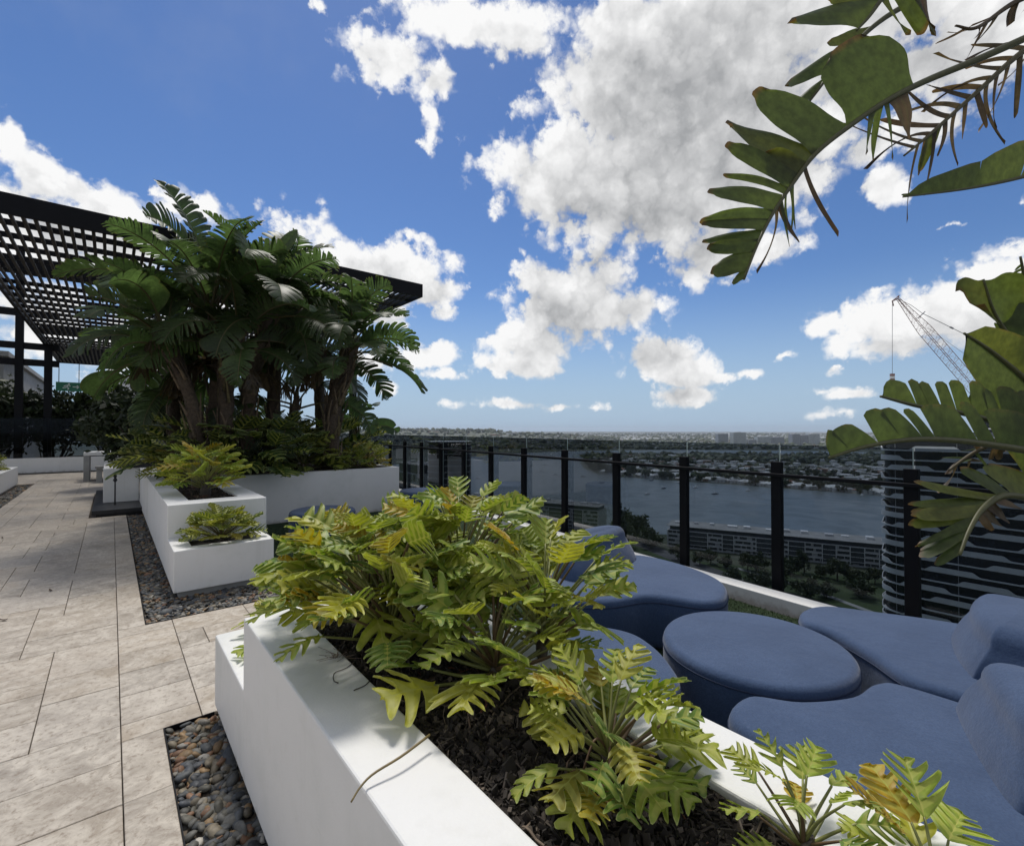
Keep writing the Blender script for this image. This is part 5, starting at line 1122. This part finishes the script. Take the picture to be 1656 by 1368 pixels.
    for i in range(9000):
        D = 1150*math.exp(r.uniform(0, 1.9)); u = r.uniform(380, 1700); v = 694+81.6*770/D
        if 727 < v < 757 and u < 944+max(0, (v-741))*2: continue
        if 727 < v < 736.5: continue
        if v > 745 and u < 940: continue
        p = land(u, D); s = r.uniform(5, 10)*(1+D/9000); c = np.array(TREE[r.integers(4)])*r.uniform(.7, 1.3)
        f.add(p+UP*s*.6+V*(1+.25*r.normal(0, 1, (len(V), 1)))*(s*r.uniform(.8, 1.6), s, s*r.uniform(.6, 1.0)), F, 0, c)
    for i in range(560):
        u = r.uniform(945, 1440); v = r.uniform(736, np.interp(u, bu, bv)-4)
        if v < 739 and r.random() < .5: continue
        p = PG(u, v); s = r.uniform(4, 7.5); f.add(p+UP*s*.6+V*(1+.25*r.normal(0, 1, (len(V), 1)))*(s*1.2, s, s*.8), F, 0, np.array(TREE[r.integers(4)])*r.uniform(.7, 1.2))
    tag(f.build('distant_trees', M_fol, smooth=False), 'far off treetops covering the land across the river', 'wood', kind='stuff')
    # towers on the skyline
    Mt = [mat('tower_pale', (.38, .42, .43), .5, var=.2, vscale=.05), mat('tower_grey', (.24, .26, .29), .5, var=.2, vscale=.05)]
    tl = ((1159, 1175, 701.5, 1, 'pale green office tower farthest left on the skyline'), (1183, 1204, 699.5, 0, 'broad green glass tower on the skyline, tallest at the left'), (1208, 1220, 711, 1, 'low grey block right of the broad green skyline tower'), (1222, 1243, 706, 0, 'wide pale block in the middle of the skyline towers'), (1245, 1265, 707, 1, 'wide grey block next to the glass joint above a fence post'), (1278, 1290.5, 702, 1, 'narrow grey tower, left of the tall skyline trio'), (1291.5, 1303.5, 703.5, 1, 'darker middle tower of the tall skyline trio'), (1304.5, 1322, 702, 0, 'blue grey right tower of the tall skyline trio'))
    for (u0, u1, v, k, lab) in tl:
        D = 2420; a, b = W(u0, 694, D), W(u1, 694, D); z1 = W(u0, v, D)[2]; c = (a+b)/2; w = np.linalg.norm(b-a)/2; t = empty('skyline_tower', (c[0], c[1], H), lab, 'tower', 'towers on the skyline')
        m = MB(); m.obox((c[0], c[1], (H+z1)/2), RT*w, _fh*18, UP*(z1-H)/2); m.build('walls', Mt[k], t); m = MB(); nf = int((z1-H)/4)
        for q in range(nf): z = H+3+q*4; m.obox((c[0]-_fh[0]*18.1, c[1]-_fh[1]*18.1, z), RT*(w*.94), _fh*.08, UP*.8)
        m.build('window_rows', M_bd, t); m = MB(); m.obox((c[0], c[1], z1+2), RT*w*.4, _fh*8, UP*1.98); m.build('roof_plant', M_bg, t)
    rd = mat('asphalt', (.10, .10, .10), .9, var=.2, vscale=.1); gp = mat('park_grass', (.045, .070, .022), .95, var=.35, vscale=.05)
    def ribbon(name, pts, w, m, z):
        P = bez([PG(u, v, z) for u, v in pts], 40); T = np.gradient(P, axis=0); T /= np.linalg.norm(T, axis=1)[:, None]; S = np.cross(T, UP); V = []; [V.extend((P[i]+S[i]*w, P[i]-S[i]*w)) for i in range(40)]; k = MB(); k.add(V, [[2*i, 2*i+1, 2*i+3, 2*i+2] for i in range(39)]); tag(k.build(name, m), kind='structure')
    k = MB(); pp = [PG(u, v, H+.03) for u, v in ((640, 812), (960, 862), (1100, 905), (1500, 945), (1900, 1000), (1900, 1500), (900, 1500), (640, 1000))]; k.add(pp, [list(range(8))]); tag(k.build('park', gp), kind='structure')
    ribbon('road', [(700, 838), (900, 856), (1010, 872), (1100, 905), (1250, 960), (1400, 1020)], 6, rd, H+.08); ribbon('footpath', [(980, 905), (1100, 945), (1250, 985), (1420, 1040)], 3, M_conc, H+.10); ribbon('footpath', [(1190, 918), (1300, 950), (1425, 995)], 1.6, M_conc, H+.09)
houses()

def litter():
    r = np.random.default_rng(91)
    for u, v, lab in ((4, 870, 'curled dark leaf lying on the paving at the left edge'), (6, 1003, 'small dry leaf on the paving at the left edge, nearer the camera'), (82, 955, 'tiny dry leaf on the paving towards the pebble bed')):
        p = G(u, v, .004); m = MB(); a = r.uniform(0, 6.28); d = np.array([math.cos(a), math.sin(a), 0]); e = np.array([-d[1], d[0], 0]); V = []
        for i in range(7):
            f = i/6-.5; w = .011*math.cos(f*3.0)+.001; z = .012*(f*2)**2
            V += [p+d*f*.06+e*w+UP*(z+.006), p+d*f*.06+UP*z, p+d*f*.06-e*w+UP*(z+.004)]
        m.add(V, [[3*i+k, 3*i+3+k, 3*i+4+k, 3*i+1+k] for i in range(6) for k in range(2)], 0, (.07, .04, .022)); tag(m.build('fallen_leaf', M_stem, smooth=True), lab, 'fallen leaf')
litter()

# ------------------------------------------------------------------ the air
def haze():
    m = bpy.data.materials.new('haze'); m.use_nodes = True; t = NT(m.node_tree); t.n.clear(); out = t.new('ShaderNodeOutputMaterial'); v = t.new('ShaderNodeVolumePrincipled')
    v.inputs['Color'].default_value = (.80, .88, .97, 1); v.inputs['Density'].default_value = HAZE; v.inputs['Anisotropy'].default_value = .3; t.l.new(v.outputs[0], out.inputs['Volume'])
    mb = MB(); mb.box(-16500, 16500, -16500, 16500, H-1, 75); tag(mb.build('haze', m), kind='stuff')
HAZE = 5.5e-5
haze()
